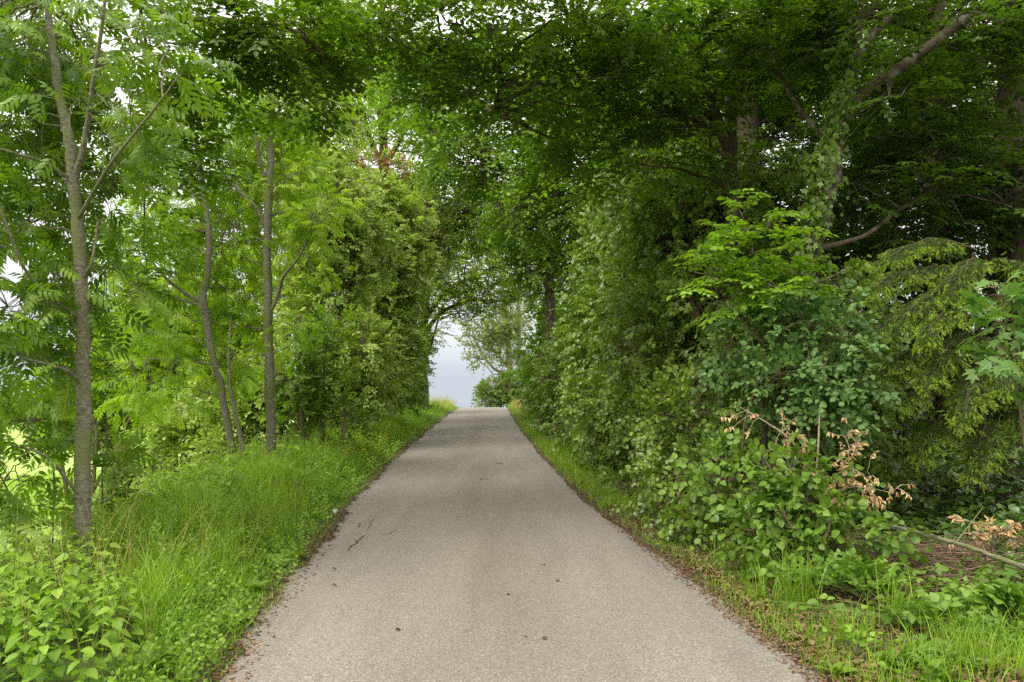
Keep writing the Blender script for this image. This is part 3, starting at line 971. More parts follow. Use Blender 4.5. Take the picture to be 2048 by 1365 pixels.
def build_left():
    # the front ash
    Y = 6.2
    w = lambda *a: [r_px(q, Y) * .86 for q in a]
    b0 = ray_ground(168, 1150)
    b0 = gpt(P(168, 1150, Y)[0], Y)
    limbs = [
        (np.vstack([b0 - [0, 0, .1], px_path([(168, 1120), (166, 1000), (166, 860), (165, 720), (163, 600), (157, 480), (150, 390), (142, 300), (128, 235), (112, 140), (99, 50), (90, -70)], Y)]), w(52, 42, 37, 35, 32, 30, 29, 28, 25, 22, 20, 17, 12)),
        (px_path([(149, 360, Y), (160, 325, Y - .05), (173, 265, Y - .1), (184, 180, Y - .2), (200, 80, Y - .3), (215, -40, Y - .4)]), w(17, 16, 13, 11, 9, 6)),
        (px_path([(150, 365, Y), (120, 345, Y - .1), (90, 325, Y - .2), (40, 310, Y - .4), (-30, 290, Y - .5)]), w(12, 9, 8, 6, 4)),
        (px_path([(165, 560, Y), (182, 530, Y - .1), (190, 490, Y - .1), (196, 440, Y - .1)]), w(10, 8, 7, 4)),
        (px_path([(166, 1000, Y), (140, 968, Y - .1), (110, 930, Y - .2), (76, 905, Y - .3), (20, 890, Y - .4)]), w(10, 9, 8, 6, 4)),
        (px_path([(162, 640, Y), (110, 600, Y - .2), (50, 540, Y - .4), (0, 420, Y - .6), (-40, 380, Y - .6)]), w(10, 8, 7, 5, 4)),
        (px_path([(170, 900, Y), (190, 880, Y), (188, 850, Y + .1), (182, 830, Y + .1)]), w(6, 5, 4, 3)),
        (px_path([(155, 440, Y), (220, 330, Y - .5), (300, 230, Y - 1), (360, 150, Y - 1.3)]), w(9, 7, 5, 3)),
        (px_path([(165, 770, Y), (130, 740, Y - .2), (60, 720, Y - .4), (-20, 690, Y - .6)]), w(8, 7, 5, 4)),
    ]
    lobes = [lobe(40, 70, 6.6, 170, 120, .8), lobe(250, 90, 5.9, 110, 100, .6), lobe(310, 140, 5.4, 80, 75, .45), lobe(230, 240, 6.0, 90, 80, .5), lobe(20, 220, 6.7, 100, 110, .7), lobe(0, 380, 6.4, 110, 120, .7),
             lobe(10, 560, 6.2, 110, 110, .6), lobe(60, 660, 6.1, 80, 60, .4), lobe(225, 430, 6.7, 50, 70, .3), lobe(-30, 700, 6.0, 120, 100, .6), lobe(40, 760, 6.0, 90, 60, .4), lobe(215, 560, 6.8, 50, 60, .3), lobe(140, 620, 6.1, 60, 40, .2), lobe(120, 60, 7.3, 130, 110, .6), lobe(30, 300, 7.6, 110, 130, .6), lobe(60, 470, 7.6, 90, 110, .5), lobe(10, 620, 7.5, 90, 100, .5), lobe(180, 330, 7.4, 90, 120, .4)]
    plant('ash_tree', 'largest ash trunk on the left, rising from the nettles near the lane', 'tree', b0, limbs, lobes, 600, T_PIN, 0.25, 'ash', 'bark_ash', 'twig_green', K=4, L=0.30, flat=0.55, droop=0.3,
          shell=0.3, clump=0.8, nb=46, br=(0.011, 0.004), ang=50, jit=0.3, hang=0.18, sides=14, outdir=(0.1, -0.25, 0), prune=(spline(limbs[0][0], [1, 1], 60)[0], .22, .2, 3.9, .85))
    # low ash suckers round its foot
    for px, Yk, lab, lb, nn in (
        ([(105, 1085), (108, 940), (96, 850), (90, 800)], 7.2, 'thin ash sucker stem just left of the largest ash trunk', [lobe(50, 880, 7.1, 80, 50, .3), lobe(30, 990, 7.0, 90, 60, .3), lobe(90, 1030, 7.1, 60, 40, .2), lobe(80, 820, 7.2, 60, 40, .3)], 44),
        ([(60, 1100), (30, 1020), (5, 960), (-30, 900)], 6.2, 'leafy ash sucker leaning out at the left edge of the field', [lobe(-10, 930, 6.1, 80, 70, .4), lobe(20, 1060, 6.0, 70, 40, .3)], 26),
        ([(200, 1080), (205, 1000), (205, 930), (220, 890)], 7.4, 'small ash sucker growing against the right side of the largest trunk', [lobe(225, 970, 7.4, 45, 60, .2), lobe(250, 1040, 7.3, 50, 40, .25), lobe(205, 900, 7.3, 40, 40, .15)], 20)):
        bb = gpt(P(px[0][0], px[0][1], Yk)[0], Yk)
        pts = np.vstack([bb, px_path(px, Yk)])
        plant('ash_sapling', lab, 'sapling', bb, [(pts, w(6, 5, 5, 4, 3))], lb, nn, T_PIN, 0.25, 'ash', 'twig', 'twig_green', K=3, L=0.2, flat=0.6, shell=.2, nb=12, br=(.007, .003), hang=.15, sides=6, parts=('stem', 'foliage'))
    # two slimmer ashes further on
    Y = 12.0
    w = lambda *a: [r_px(q, Y) for q in a]
    b0 = gpt(P(468, 965, Y)[0], Y)
    limbs = [(np.vstack([b0 - [0, 0, .1], px_path([(466, 930), (460, 880), (442, 780), (420, 690), (406, 605), (414, 550), (419, 480), (410, 410), (401, 340), (388, 270), (372, 190)], Y)]), w(18, 16, 15, 14, 14, 17, 13, 12, 11, 10, 8, 5)),
             (px_path([(406, 605, Y), (375, 590, Y), (335, 560, Y - .2), (308, 528, Y - .3)]), w(8, 7, 6, 3)),
             (px_path([(408, 612, Y), (360, 600, Y), (300, 582, Y - .3), (245, 592, Y - .5)]), w(8, 7, 6, 3)),
             (px_path([(405, 400, Y), (370, 380, Y), (340, 370, Y), (320, 340, Y)]), w(8, 7, 5, 3)),
             (px_path([(410, 465, Y), (360, 450, Y + .3), (310, 440, Y + .5)]), w(6, 5, 3)),
             (np.vstack([b0 + [.2, .1, 0], px_path([(490, 925), (478, 860), (464, 800), (459, 740), (462, 640)], Y)]), w(11, 9, 9, 8, 7, 5))]
    lobes = [lobe(330, 350, 12.4, 70, 80, .8), lobe(310, 500, 12.1, 80, 80, .8), lobe(330, 640, 11.9, 70, 50, .7), lobe(380, 760, 11.7, 50, 40, .4), lobe(320, 760, 11.7, 70, 60, .6), lobe(400, 230, 12.3, 80, 60, .8), lobe(470, 700, 12.6, 50, 70, .4), lobe(440, 520, 12.9, 60, 90, .4)]
    plant('ash_tree', 'slim crooked ash with a kink in its trunk, beside a thinner stem', 'tree', b0, limbs, lobes, 400, T_PINS, 0.30, 'ash_light', 'bark_ash', 'twig_green', K=4, L=0.38, flat=0.6, droop=.3, shell=.3, clump=.9, nb=36, br=(.014, .005), ang=50, hang=.2, sides=10, prune=(spline(limbs[0][0], [1, 1], 60)[0], .22, .2, 5.2, .85))
    Y = 12.6
    w = lambda *a: [r_px(q, Y) for q in a]
    b0 = gpt(P(541, 925, Y)[0], Y)
    limbs = [(np.vstack([b0 - [0, 0, .1], px_path([(541, 910), (540, 800), (537, 690), (536, 600), (536, 450), (540, 330), (543, 230), (546, 140), (552, 40), (556, -60)], Y)]), w(24, 21, 19, 20, 17, 16, 15, 13, 11, 8, 6)),
             (px_path([(530, 450, Y), (512, 415, Y), (485, 388, Y), (445, 345, Y + .2), (424, 300, Y + .4)]), w(10, 9, 8, 6, 3)),
             (px_path([(535, 372, Y), (522, 330, Y - .1), (515, 290, Y - .2), (500, 250, Y - .2), (470, 210, Y - .2)]), w(9, 8, 7, 5, 3)),
             (px_path([(543, 620, Y), (556, 590, Y), (566, 555, Y - .1), (590, 525, Y - .2), (606, 500, Y - .3)]), w(9, 8, 7, 5, 3)),
             (px_path([(536, 660, Y), (500, 655, Y), (468, 650, Y)]), w(6, 5, 3)),
             (px_path([(540, 490, Y), (500, 470, Y), (450, 440, Y)]), w(6, 5, 3))]
    lobes = [lobe(470, 330, 13, 70, 60, .7), lobe(600, 390, 12.8, 60, 60, .6), lobe(470, 470, 12.9, 50, 70, .5), lobe(605, 510, 12.5, 50, 50, .5), lobe(480, 600, 12.9, 50, 60, .5), lobe(590, 640, 12.6, 30, 50, .3), lobe(490, 720, 12.5, 35, 40, .3), lobe(560, 190, 13, 110, 70, .8), lobe(650, 440, 12.6, 50, 60, .5), lobe(540, 300, 13.4, 90, 120, .4)]
    plant('ash_tree', 'straight slender ash closest to the lane on the grass bank', 'tree', b0, limbs, lobes, 430, T_PINS, 0.30, 'ash_light', 'bark_ash', 'twig_green', K=4, L=0.36, flat=0.6, droop=.3, shell=.3, clump=.9, nb=40, br=(.014, .005), ang=50, hang=.2, sides=12, prune=(spline(limbs[0][0], [1, 1], 60)[0], .24, .2, 6.0, .9))

    # light green field maples and hazels walling the left side
    def shrub(name, label, cat, X, Yb, lobes, n, leaf, size, mat, **kw):
        bb = gpt(X, Yb)
        rng = rng_new(label + cat)
        ns = kw.pop('stems', 5)
        limbs = []
        for k in range(ns):
            c, r = lobes[k % len(lobes)]
            tip = c + rng.normal(size=3) * r * .3
            s = bb + A([*rng.normal(size=2) * kw.get('foot', .25), -.05])
            mid = (s * .55 + tip * .45) + A([0, 0, .3]) + rng.normal(size=3) * .15
            rr = kw.get('stem_r', .05)
            limbs.append((np.vstack([s, mid, tip]), [rr, rr * .7, rr * .25]))
        kw.pop('foot', None)
        kw.pop('stem_r', None)
        kw.setdefault('parts', ('stems', 'foliage'))
        kw.setdefault('sides', 6)
        return plant(name, label, cat, bb, limbs, lobes, n, leaf, size, mat, **kw)
    build_left.shrub = shrub
    H = dict(K=9, flat=.55, shell=.7, clump=.9, nb=60, L=.36, out=.8, tone=.22, sub=7)
    shrub('hazel_bush', 'low light leaved hazel behind the slender ash', 'bush', P(640, 850, 15)[0], 15, [lobe(620, 720, 15, 55, 70), lobe(600, 800, 15, 60, 55), lobe(680, 810, 15.5, 60, 45), lobe(650, 660, 15.5, 45, 50), lobe(570, 760, 15, 35, 60)], 520, T_OVW, .085, 'hazel', **H)
    shrub('field_maple', 'tall pale green field maple, widest crown left of the lane', 'tree', P(650, 830, 20)[0], 20, [lobe(660, 560, 20, 100, 110), lobe(640, 420, 20, 90, 110), lobe(690, 700, 19.5, 90, 100), lobe(720, 480, 21, 90, 90), lobe(600, 350, 20.5, 70, 80), lobe(610, 600, 19.5, 70, 100), lobe(670, 790, 19, 80, 50)], 4400, T_OV, .115, 'maple', **{**H, 'nb': 110, 'stem_r': .09})
    shrub('field_maple', 'bushy field maple with a shaded face towards the lane', 'tree', P(735, 830, 25)[0], 25, [lobe(755, 520, 25, 80, 100), lobe(745, 650, 24.5, 75, 100), lobe(750, 760, 24, 68, 80), lobe(730, 430, 25.5, 80, 80), lobe(800, 440, 26, 60, 70)], 3600, T_RH, .135, 'maple', **{**H, 'nb': 90, 'stem_r': .1})
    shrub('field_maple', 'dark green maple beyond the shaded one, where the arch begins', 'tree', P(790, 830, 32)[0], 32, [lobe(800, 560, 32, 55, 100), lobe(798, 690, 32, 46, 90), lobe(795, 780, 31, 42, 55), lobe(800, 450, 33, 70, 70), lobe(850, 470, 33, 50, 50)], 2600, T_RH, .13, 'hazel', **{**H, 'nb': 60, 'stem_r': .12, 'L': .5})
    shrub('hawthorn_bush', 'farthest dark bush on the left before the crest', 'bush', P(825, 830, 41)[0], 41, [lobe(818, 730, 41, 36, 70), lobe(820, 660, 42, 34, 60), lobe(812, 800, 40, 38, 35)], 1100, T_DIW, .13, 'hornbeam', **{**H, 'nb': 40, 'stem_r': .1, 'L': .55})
    # the arching tree
    Y = 43.0
    w = lambda *a: [r_px(q, Y) for q in a]
    b0 = gpt(P(848, 830, Y)[0], Y)
    limbs = [(np.vstack([b0, px_path([(848, 800), (846, 720), (848, 660), (852, 600), (850, 520), (860, 440)], Y)]), w(26, 22, 20, 18, 15, 12, 6)),
             (px_path([(848, 670, Y), (880, 628, Y), (925, 606, Y + .5), (975, 600, Y + 1), (1020, 606, Y + 1.5)]), w(11, 9, 7, 5, 3)),
             (px_path([(850, 640, Y), (885, 590, Y), (930, 562, Y), (990, 540, Y + .5)]), w(11, 8, 6, 3)),
             (px_path([(848, 720, Y), (862, 690, Y - .3), (872, 655, Y - .4), (884, 615, Y)]), w(6, 5, 4, 3)),
             (px_path([(852, 600, Y), (890, 530, Y), (930, 490, Y), (970, 470, Y)]), w(10, 8, 5, 3))]
    lobes = [lobe(930, 545, 43, 80, 45, 2.5), lobe(1000, 540, 44, 70, 50, 2.5), lobe(900, 480, 43, 70, 50, 2.5), lobe(970, 590, 44, 60, 25, 2), lobe(1060, 560, 45, 50, 50, 2.5), lobe(860, 560, 42, 45, 60, 2), lobe(985, 470, 44, 80, 40, 2.5), lobe(950, 608, 43, 65, 22, 1.5), lobe(885, 600, 43, 40, 35, 1.5), lobe(1010, 615, 44, 50, 20, 1.5), lobe(862, 660, 42.5, 26, 45, 1.2), lobe(920, 630, 43, 50, 18, 1.2), lobe(985, 625, 43, 50, 18, 1.2), lobe(900, 560, 43, 60, 40, 1.5)]
    plant('arching_tree', 'dark far tree whose limbs arch over the lane before the crest', 'tree', b0, limbs, lobes, 2500, T_DIW, .14, 'ash_light', 'bark_horn', 'twig', K=9, L=.8, flat=.75, droop=.25, shell=.3, clump=.8, cscale=1.5, nb=120, br=(.035, .01), twig=.008, sides=8)
    # trees behind the maples
    Y = 34.0
    w = lambda *a: [r_px(q, Y) for q in a]
    b0 = gpt(P(775, 800, Y)[0], Y)
    limbs = [(np.vstack([b0, px_path([(775, 600), (778, 450), (768, 330), (765, 240), (770, 120), (765, 0), (770, -100)], Y)]), w(26, 24, 22, 20, 17, 14, 10, 6)),
             (px_path([(768, 330, Y), (740, 280, Y), (720, 200, Y), (690, 120, Y)]), w(12, 10, 8, 4)),
             (px_path([(778, 320, Y), (800, 280, Y), (830, 220, Y), (850, 150, Y)]), w(12, 10, 7, 4)),
             (px_path([(765, 240, Y), (735, 180, Y), (730, 100, Y), (715, 20, Y)]), w(10, 8, 6, 4)),
             (px_path([(770, 380, Y), (720, 330, Y), (660, 290, Y), (630, 240, Y)]), w(12, 10, 7, 4))]
    lobes = [lobe(700, 120, 34, 90, 80, 2.5), lobe(800, 150, 34, 90, 80, 2.5), lobe(760, 30, 34, 120, 70, 2.5), lobe(660, 230, 34, 70, 60, 2), lobe(850, 260, 34, 70, 60, 2), lobe(720, 300, 33, 60, 30, 2)]
    plant('tall_tree', 'tall thin crowned tree with a forked trunk behind the maples', 'tree', b0, limbs, lobes + [lobe(740, 200, 33, 80, 60, 2), lobe(690, 40, 33, 90, 60, 2)], 1900, T_RH, .15, 'ash_light', 'bark_dark', 'twig', K=7, L=.8, flat=.5, droop=.3, shell=.3, clump=1.0, cscale=1.6, nb=90, br=(.04, .012), twig=.009, hang=.2, sides=8)
    Y = 30.0
    b0 = gpt(P(745, 800, Y)[0], Y)

    def fruit(rng, root, nodes, b):
        mb = MB()
        bb, c = in_lobes(rng, [lobe(745, 335, 29.6, 90, 36, 1.5), lobe(840, 470, 30, 60, 28, 1.2), lobe(790, 400, 29.6, 70, 30, 1.2)], 330, .6, 1.0, 1.2)
        sprays(rng, mb, bb, rng.normal(size=bb.shape) - [0, 0, .6], .28, 9, T_DIW, .085, .2, .3, 60, .5, twig=.006)
        mb.build('fruit_clusters', [M['red'], M['twig']], root)
    plant('maple_tree', 'maple tinged with reddish seed clusters above the pale crowns', 'tree', b0, [(np.vstack([b0, px_path([(745, 600), (750, 450), (755, 350)], Y)]), [.16, .13, .1, .04]), (px_path([(750, 450, Y), (800, 420, Y), (850, 480, Y)]), [.08, .05, .02])],
          [lobe(740, 355, 30, 100, 45, 1.8), lobe(830, 430, 30, 70, 60, 1.8), lobe(850, 500, 30.5, 60, 50, 1.8)], 1100, T_RH, .12, 'maple', 'bark_dark', 'twig', K=8, L=.55, flat=.5, nb=60, br=(.03, .008), twig=.007, extra=fruit, sides=8)
    Y = 26.0
    b0 = gpt(P(560, 800, Y)[0], Y)
    plant('birch_like_tree', 'airy light tree between the slender ash and the pale maple, high up', 'tree', b0, [(np.vstack([b0, px_path([(580, 600), (600, 400), (620, 200), (630, 40)], Y)]), [.14, .12, .09, .06, .02]), (px_path([(600, 380, Y), (650, 280, Y), (700, 240, Y)]), [.05, .04, .02])],
          [lobe(600, 200, 26, 90, 100, 2), lobe(660, 260, 26, 70, 60, 1.5), lobe(560, 320, 26, 60, 80, 1.5), lobe(640, 90, 26, 80, 70, 2)], 1000, T_RH, .12, 'ash_light', 'bark_dark', 'twig', K=8, L=.6, flat=.5, droop=.35, nb=60, br=(.03, .008), clump=1, cscale=1.4, twig=.007, hang=.25, sides=8)
    # bushes along the field edge
    S = dict(K=8, flat=.5, shell=.7, clump=.8, nb=40, L=.45, out=.8, tone=.22, stem_r=.07, twig=.006, sub=5)
    shrub('field_tree', 'shaded round tree standing in the field right of the front ash', 'tree', P(235, 900, 27)[0], 27, [lobe(235, 790, 27, 75, 75), lobe(270, 700, 27.5, 75, 75), lobe(215, 870, 26.5, 50, 45)], 1900, T_DIW, .11, 'far', **S)
    shrub('field_bush', 'pale rounded bush on the near edge of the field', 'bush', P(300, 985, 21)[0], 21, [lobe(295, 935, 21, 55, 50), lobe(265, 965, 20.5, 35, 30)], 1000, T_DI, .10, 'far_pale', **{**S, 'nb': 24, 'L': .35})
    shrub('field_bush', 'leafy yellow green bush between the field and the crooked ash', 'bush', P(400, 970, 19)[0], 19, [lobe(390, 890, 19, 75, 75), lobe(440, 830, 19.5, 60, 75), lobe(350, 925, 18.5, 55, 50), lobe(410, 930, 18.5, 60, 45)], 1700, T_RH, .11, 'maple', **{**S, 'L': .4})
    shrub('field_tree', 'light tree filling the gap behind the crooked ash', 'tree', P(400, 900, 26)[0], 26, [lobe(400, 700, 26, 90, 100), lobe(330, 640, 27, 70, 90), lobe(470, 600, 26, 80, 110), lobe(500, 760, 24, 60, 90), lobe(350, 780, 25, 80, 80), lobe(430, 830, 24, 80, 60)], 2800, T_RH, .15, 'ash_light', **{**S, 'nb': 60, 'clump': .8})
    shrub('field_tree', 'open crowned tree showing between the two slim ash trunks', 'tree', P(480, 880, 30)[0], 30, [lobe(470, 420, 30, 80, 110), lobe(400, 480, 30, 60, 80), lobe(540, 480, 29, 60, 90), lobe(520, 330, 30, 60, 60)], 1200, T_RH, .12, 'far', **{**S, 'nb': 60, 'clump': 1.0})
    shrub('field_bush', 'dense light bush right behind the thinner stem of the crooked ash', 'bush', P(490, 950, 17)[0], 17, [lobe(480, 860, 17, 60, 60), lobe(520, 800, 17.5, 55, 70), lobe(450, 900, 16.8, 45, 40), lobe(430, 780, 17.5, 50, 60)], 1300, T_RH, .11, 'maple', **{**S, 'L': .4})
    shrub('field_bush', 'tall leafy bush in the field behind the front ash and its suckers', 'bush', P(180, 900, 24)[0], 24, [lobe(170, 740, 24, 60, 80), lobe(250, 620, 25, 70, 90), lobe(140, 830, 24, 40, 50), lobe(310, 760, 24, 60, 80)], 1500, T_RH, .15, 'ash_light', **S)
    for k, (x, y, Yk, rx, ry, m, lab) in enumerate(((118, 850, 60, 26, 26, 'far_pale', 'small grey green bush out in the middle of the field'), (40, 835, 95, 60, 40, 'far', 'dark distant tree clump at the far side of the field'), (130, 815, 110, 40, 45, 'far', 'blue green distant tree behind the front ash trunk'), (-60, 830, 90, 60, 50, 'far', 'distant tree at the left end of the field'))):
        shrub('distant_tree', lab, 'tree', P(x, y + ry, Yk)[0], Yk, [lobe(x, y, Yk, rx, ry), lobe(x + rx * .5, y + ry * .3, Yk, rx * .7, ry * .6)], 500, T_DIW, .5, m, K=7, L=1.2, shell=.7, nb=10, stem_r=.2, link=False, twig=.02)


def build_overhead():
    H = dict(K=7, L=.60, flat=.82, droop=.18, shell=.1, clump=.42, cscale=.7, fans=5, ang=58, jit=.22, twig=.0035, hang=.05, tone=.2, upb=0)
    Y = 11.0
    w = lambda *a: [r_px(q, Y) for q in a]
    b0 = gpt(P(1470, 900, Y)[0], Y)
    limbs = [(np.vstack([b0 - [0, 0, .1], px_path([(1466, 700), (1464, 500), (1463, 370), (1463, 250), (1456, 130), (1450, 20), (1446, -90)], Y)]), w(40, 32, 28, 25, 23, 22, 20, 16)),
             (px_path([(1463, 330, Y), (1420, 190, Y - .3), (1408, 130, Y - .5), (1370, 70, Y - .8), (1330, 10, Y - 1)]), w(22, 19, 17, 14, 10)),
             (px_path([(1462, 160, Y), (1500, 110, Y), (1550, 65, Y - .2), (1620, 10, Y - .4)]), w(12, 11, 9, 6)),
             (px_path([(1440, 260, Y), (1330, 130, Y - .6), (1200, 80, Y - 1), (1050, 60, Y - 1.2), (900, 70, Y - 1.2), (780, 100, Y - 1)]), w(14, 12, 10, 8, 6, 3)),
             (px_path([(1400, 230, Y - .2), (1280, 60, Y - .8), (1180, -20, Y - 1.2), (1000, -60, Y - 1.6)]), w(13, 11, 9, 6)),
             (px_path([(1030, 40, 9.8), (1005, 100, 9.8), (1000, 160, 9.8), (985, 230, 9.9)]), w(7, 6, 5, 3)),
             (px_path([(1020, 60, 9.8), (975, 120, 9.9), (960, 190, 10)]), w(6, 5, 3))]
    lobes = [lobe(1300, 130, 9.8, 150, 110, 1.2), lobe(1120, 90, 9.6, 170, 90, 1.3), lobe(930, 60, 9.6, 170, 70, 1.3), lobe(1180, 230, 10.4, 150, 70, 1.1), lobe(1010, 190, 10, 140, 60, 1), lobe(800, 70, 9.4, 110, 60, 1),
             lobe(1360, 260, 10.8, 110, 120, 1), lobe(1480, 60, 10, 130, 80, 1.2), lobe(870, 180, 10.2, 80, 45, .9), lobe(1240, 320, 11, 110, 60, .9), lobe(1000, 10, 8.8, 260, 50, 1.2), lobe(1350, 10, 8.8, 200, 60, 1.2)]
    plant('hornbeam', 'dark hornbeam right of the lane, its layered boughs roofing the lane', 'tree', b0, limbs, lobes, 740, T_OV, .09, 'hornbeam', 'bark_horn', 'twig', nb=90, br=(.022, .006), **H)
    Y = 8.8
    b0 = gpt(-7.4, 9.4)
    limbs = [(np.vstack([b0, [-7.3, 9.4, 3], [-7.0, 9.3, 5.8], [-6.6, 9.2, 8]]), [.2, .17, .15, .1]),
             (np.vstack([[-7.0, 9.3, 5.6], P(140, -60, 9), P(280, 10, 8.8), P(400, 40, 8.6), P(560, 50, 8.4), P(650, 110, 8.4)]), [.09, .06, .045, .035, .02, .01]),
             (px_path([(280, 10, 8.8), (295, 120, 9), (292, 250, 9.2), (290, 380, 9.3), (288, 480, 9.3)]), [.022, .018, .014, .011, .006]),
             (px_path([(400, 40, 8.6), (440, 110, 8.7), (500, 160, 8.8), (560, 190, 8.9)]), [.02, .015, .01, .006])]
    lobes = [lobe(560, 60, 8.3, 130, 55, .8), lobe(420, 80, 8.5, 110, 70, .8), lobe(600, 130, 8.6, 80, 45, .6), lobe(480, 185, 8.9, 110, 35, .6), lobe(330, 270, 9.2, 55, 70, .5), lobe(290, 410, 9.3, 50, 70, .4), lobe(270, 520, 9.3, 45, 35, .4),
             lobe(660, 60, 8.4, 60, 60, .6), lobe(330, 130, 9, 60, 60, .6), lobe(400, 320, 9.2, 50, 30, .4), lobe(640, 200, 8.8, 40, 25, .4)]
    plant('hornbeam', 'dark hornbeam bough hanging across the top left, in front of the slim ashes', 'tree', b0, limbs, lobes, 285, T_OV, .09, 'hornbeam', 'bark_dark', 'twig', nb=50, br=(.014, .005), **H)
    # lighter crowns meeting over the middle of the lane
    G = dict(K=8, L=.6, flat=.65, droop=.2, shell=.3, clump=1.0, cscale=1.3, nb=90, br=(.03, .008), twig=.006, sides=8)
    Y = 19.0
    b0 = gpt(P(1260, 880, Y)[0], Y)
    limbs = [(np.vstack([b0, px_path([(1255, 700), (1240, 520), (1225, 400), (1190, 280), (1150, 180)], Y)]), [.15, .13, .11, .09, .06, .03]),
             (px_path([(1235, 480, Y), (1170, 420, Y), (1090, 370, Y + .5), (1000, 340, Y + 1)]), [.06, .05, .035, .015]),
             (px_path([(1215, 380, Y), (1120, 290, Y), (1010, 240, Y)]), [.05, .035, .015]),
             (px_path([(1200, 420, Y), (1130, 380, Y - .5), (1110, 390, Y - .6), (1060, 405, Y - .6)]), [.03, .025, .02, .01])]
    plant('lime_tree', 'leafy tree on the right reaching over the middle of the lane', 'tree', b0, limbs, [lobe(1150, 320, 19, 120, 80, 1.8), lobe(1010, 330, 20, 110, 60, 1.8), lobe(1060, 430, 19.5, 80, 50, 1.4), lobe(1210, 430, 19, 90, 90, 1.5), lobe(900, 310, 20.5, 80, 55, 1.6), lobe(1160, 530, 19.8, 60, 50, 1.0), lobe(850, 200, 20.5, 110, 60, 1.6), lobe(980, 150, 20, 130, 60, 1.6), lobe(1130, 220, 19, 140, 60, 1.8)],
          3300, T_OV, .12, 'hornbeam_young', 'bark_dark', 'twig', **G)
    Y = 30.0
    b0 = gpt(P(1103, 840, Y)[0], Y)
    limbs = [(np.vstack([b0, px_path([(1102, 760), (1101, 650), (1100, 580), (1096, 500), (1088, 420), (1080, 340)], Y)]), [.22, .2, .185, .17, .14, .1, .05]),
             (px_path([(1098, 520, Y), (1060, 470, Y), (1010, 440, Y), (950, 430, Y)]), [.08, .06, .04, .02]),
             (px_path([(1096, 500, Y), (1130, 430, Y), (1150, 360, Y)]), [.07, .05, .02])]
    plant('oak_tree', 'tree with a bare brown trunk showing over the far right hedge', 'tree', b0, limbs, [lobe(1060, 460, 30, 90, 60, 2), lobe(960, 440, 31, 90, 50, 2), lobe(1120, 480, 29.5, 60, 60, 1.6), lobe(1150, 570, 31, 40, 50, 1.2), lobe(1080, 590, 32, 30, 40, 1.2), lobe(1040, 380, 30, 90, 50, 2), lobe(1070, 540, 30, 45, 30, 1.2), lobe(880, 390, 31, 80, 50, 2)],
          3100, T_RH, .14, 'hornbeam_young', 'bark_horn', 'twig', **G)


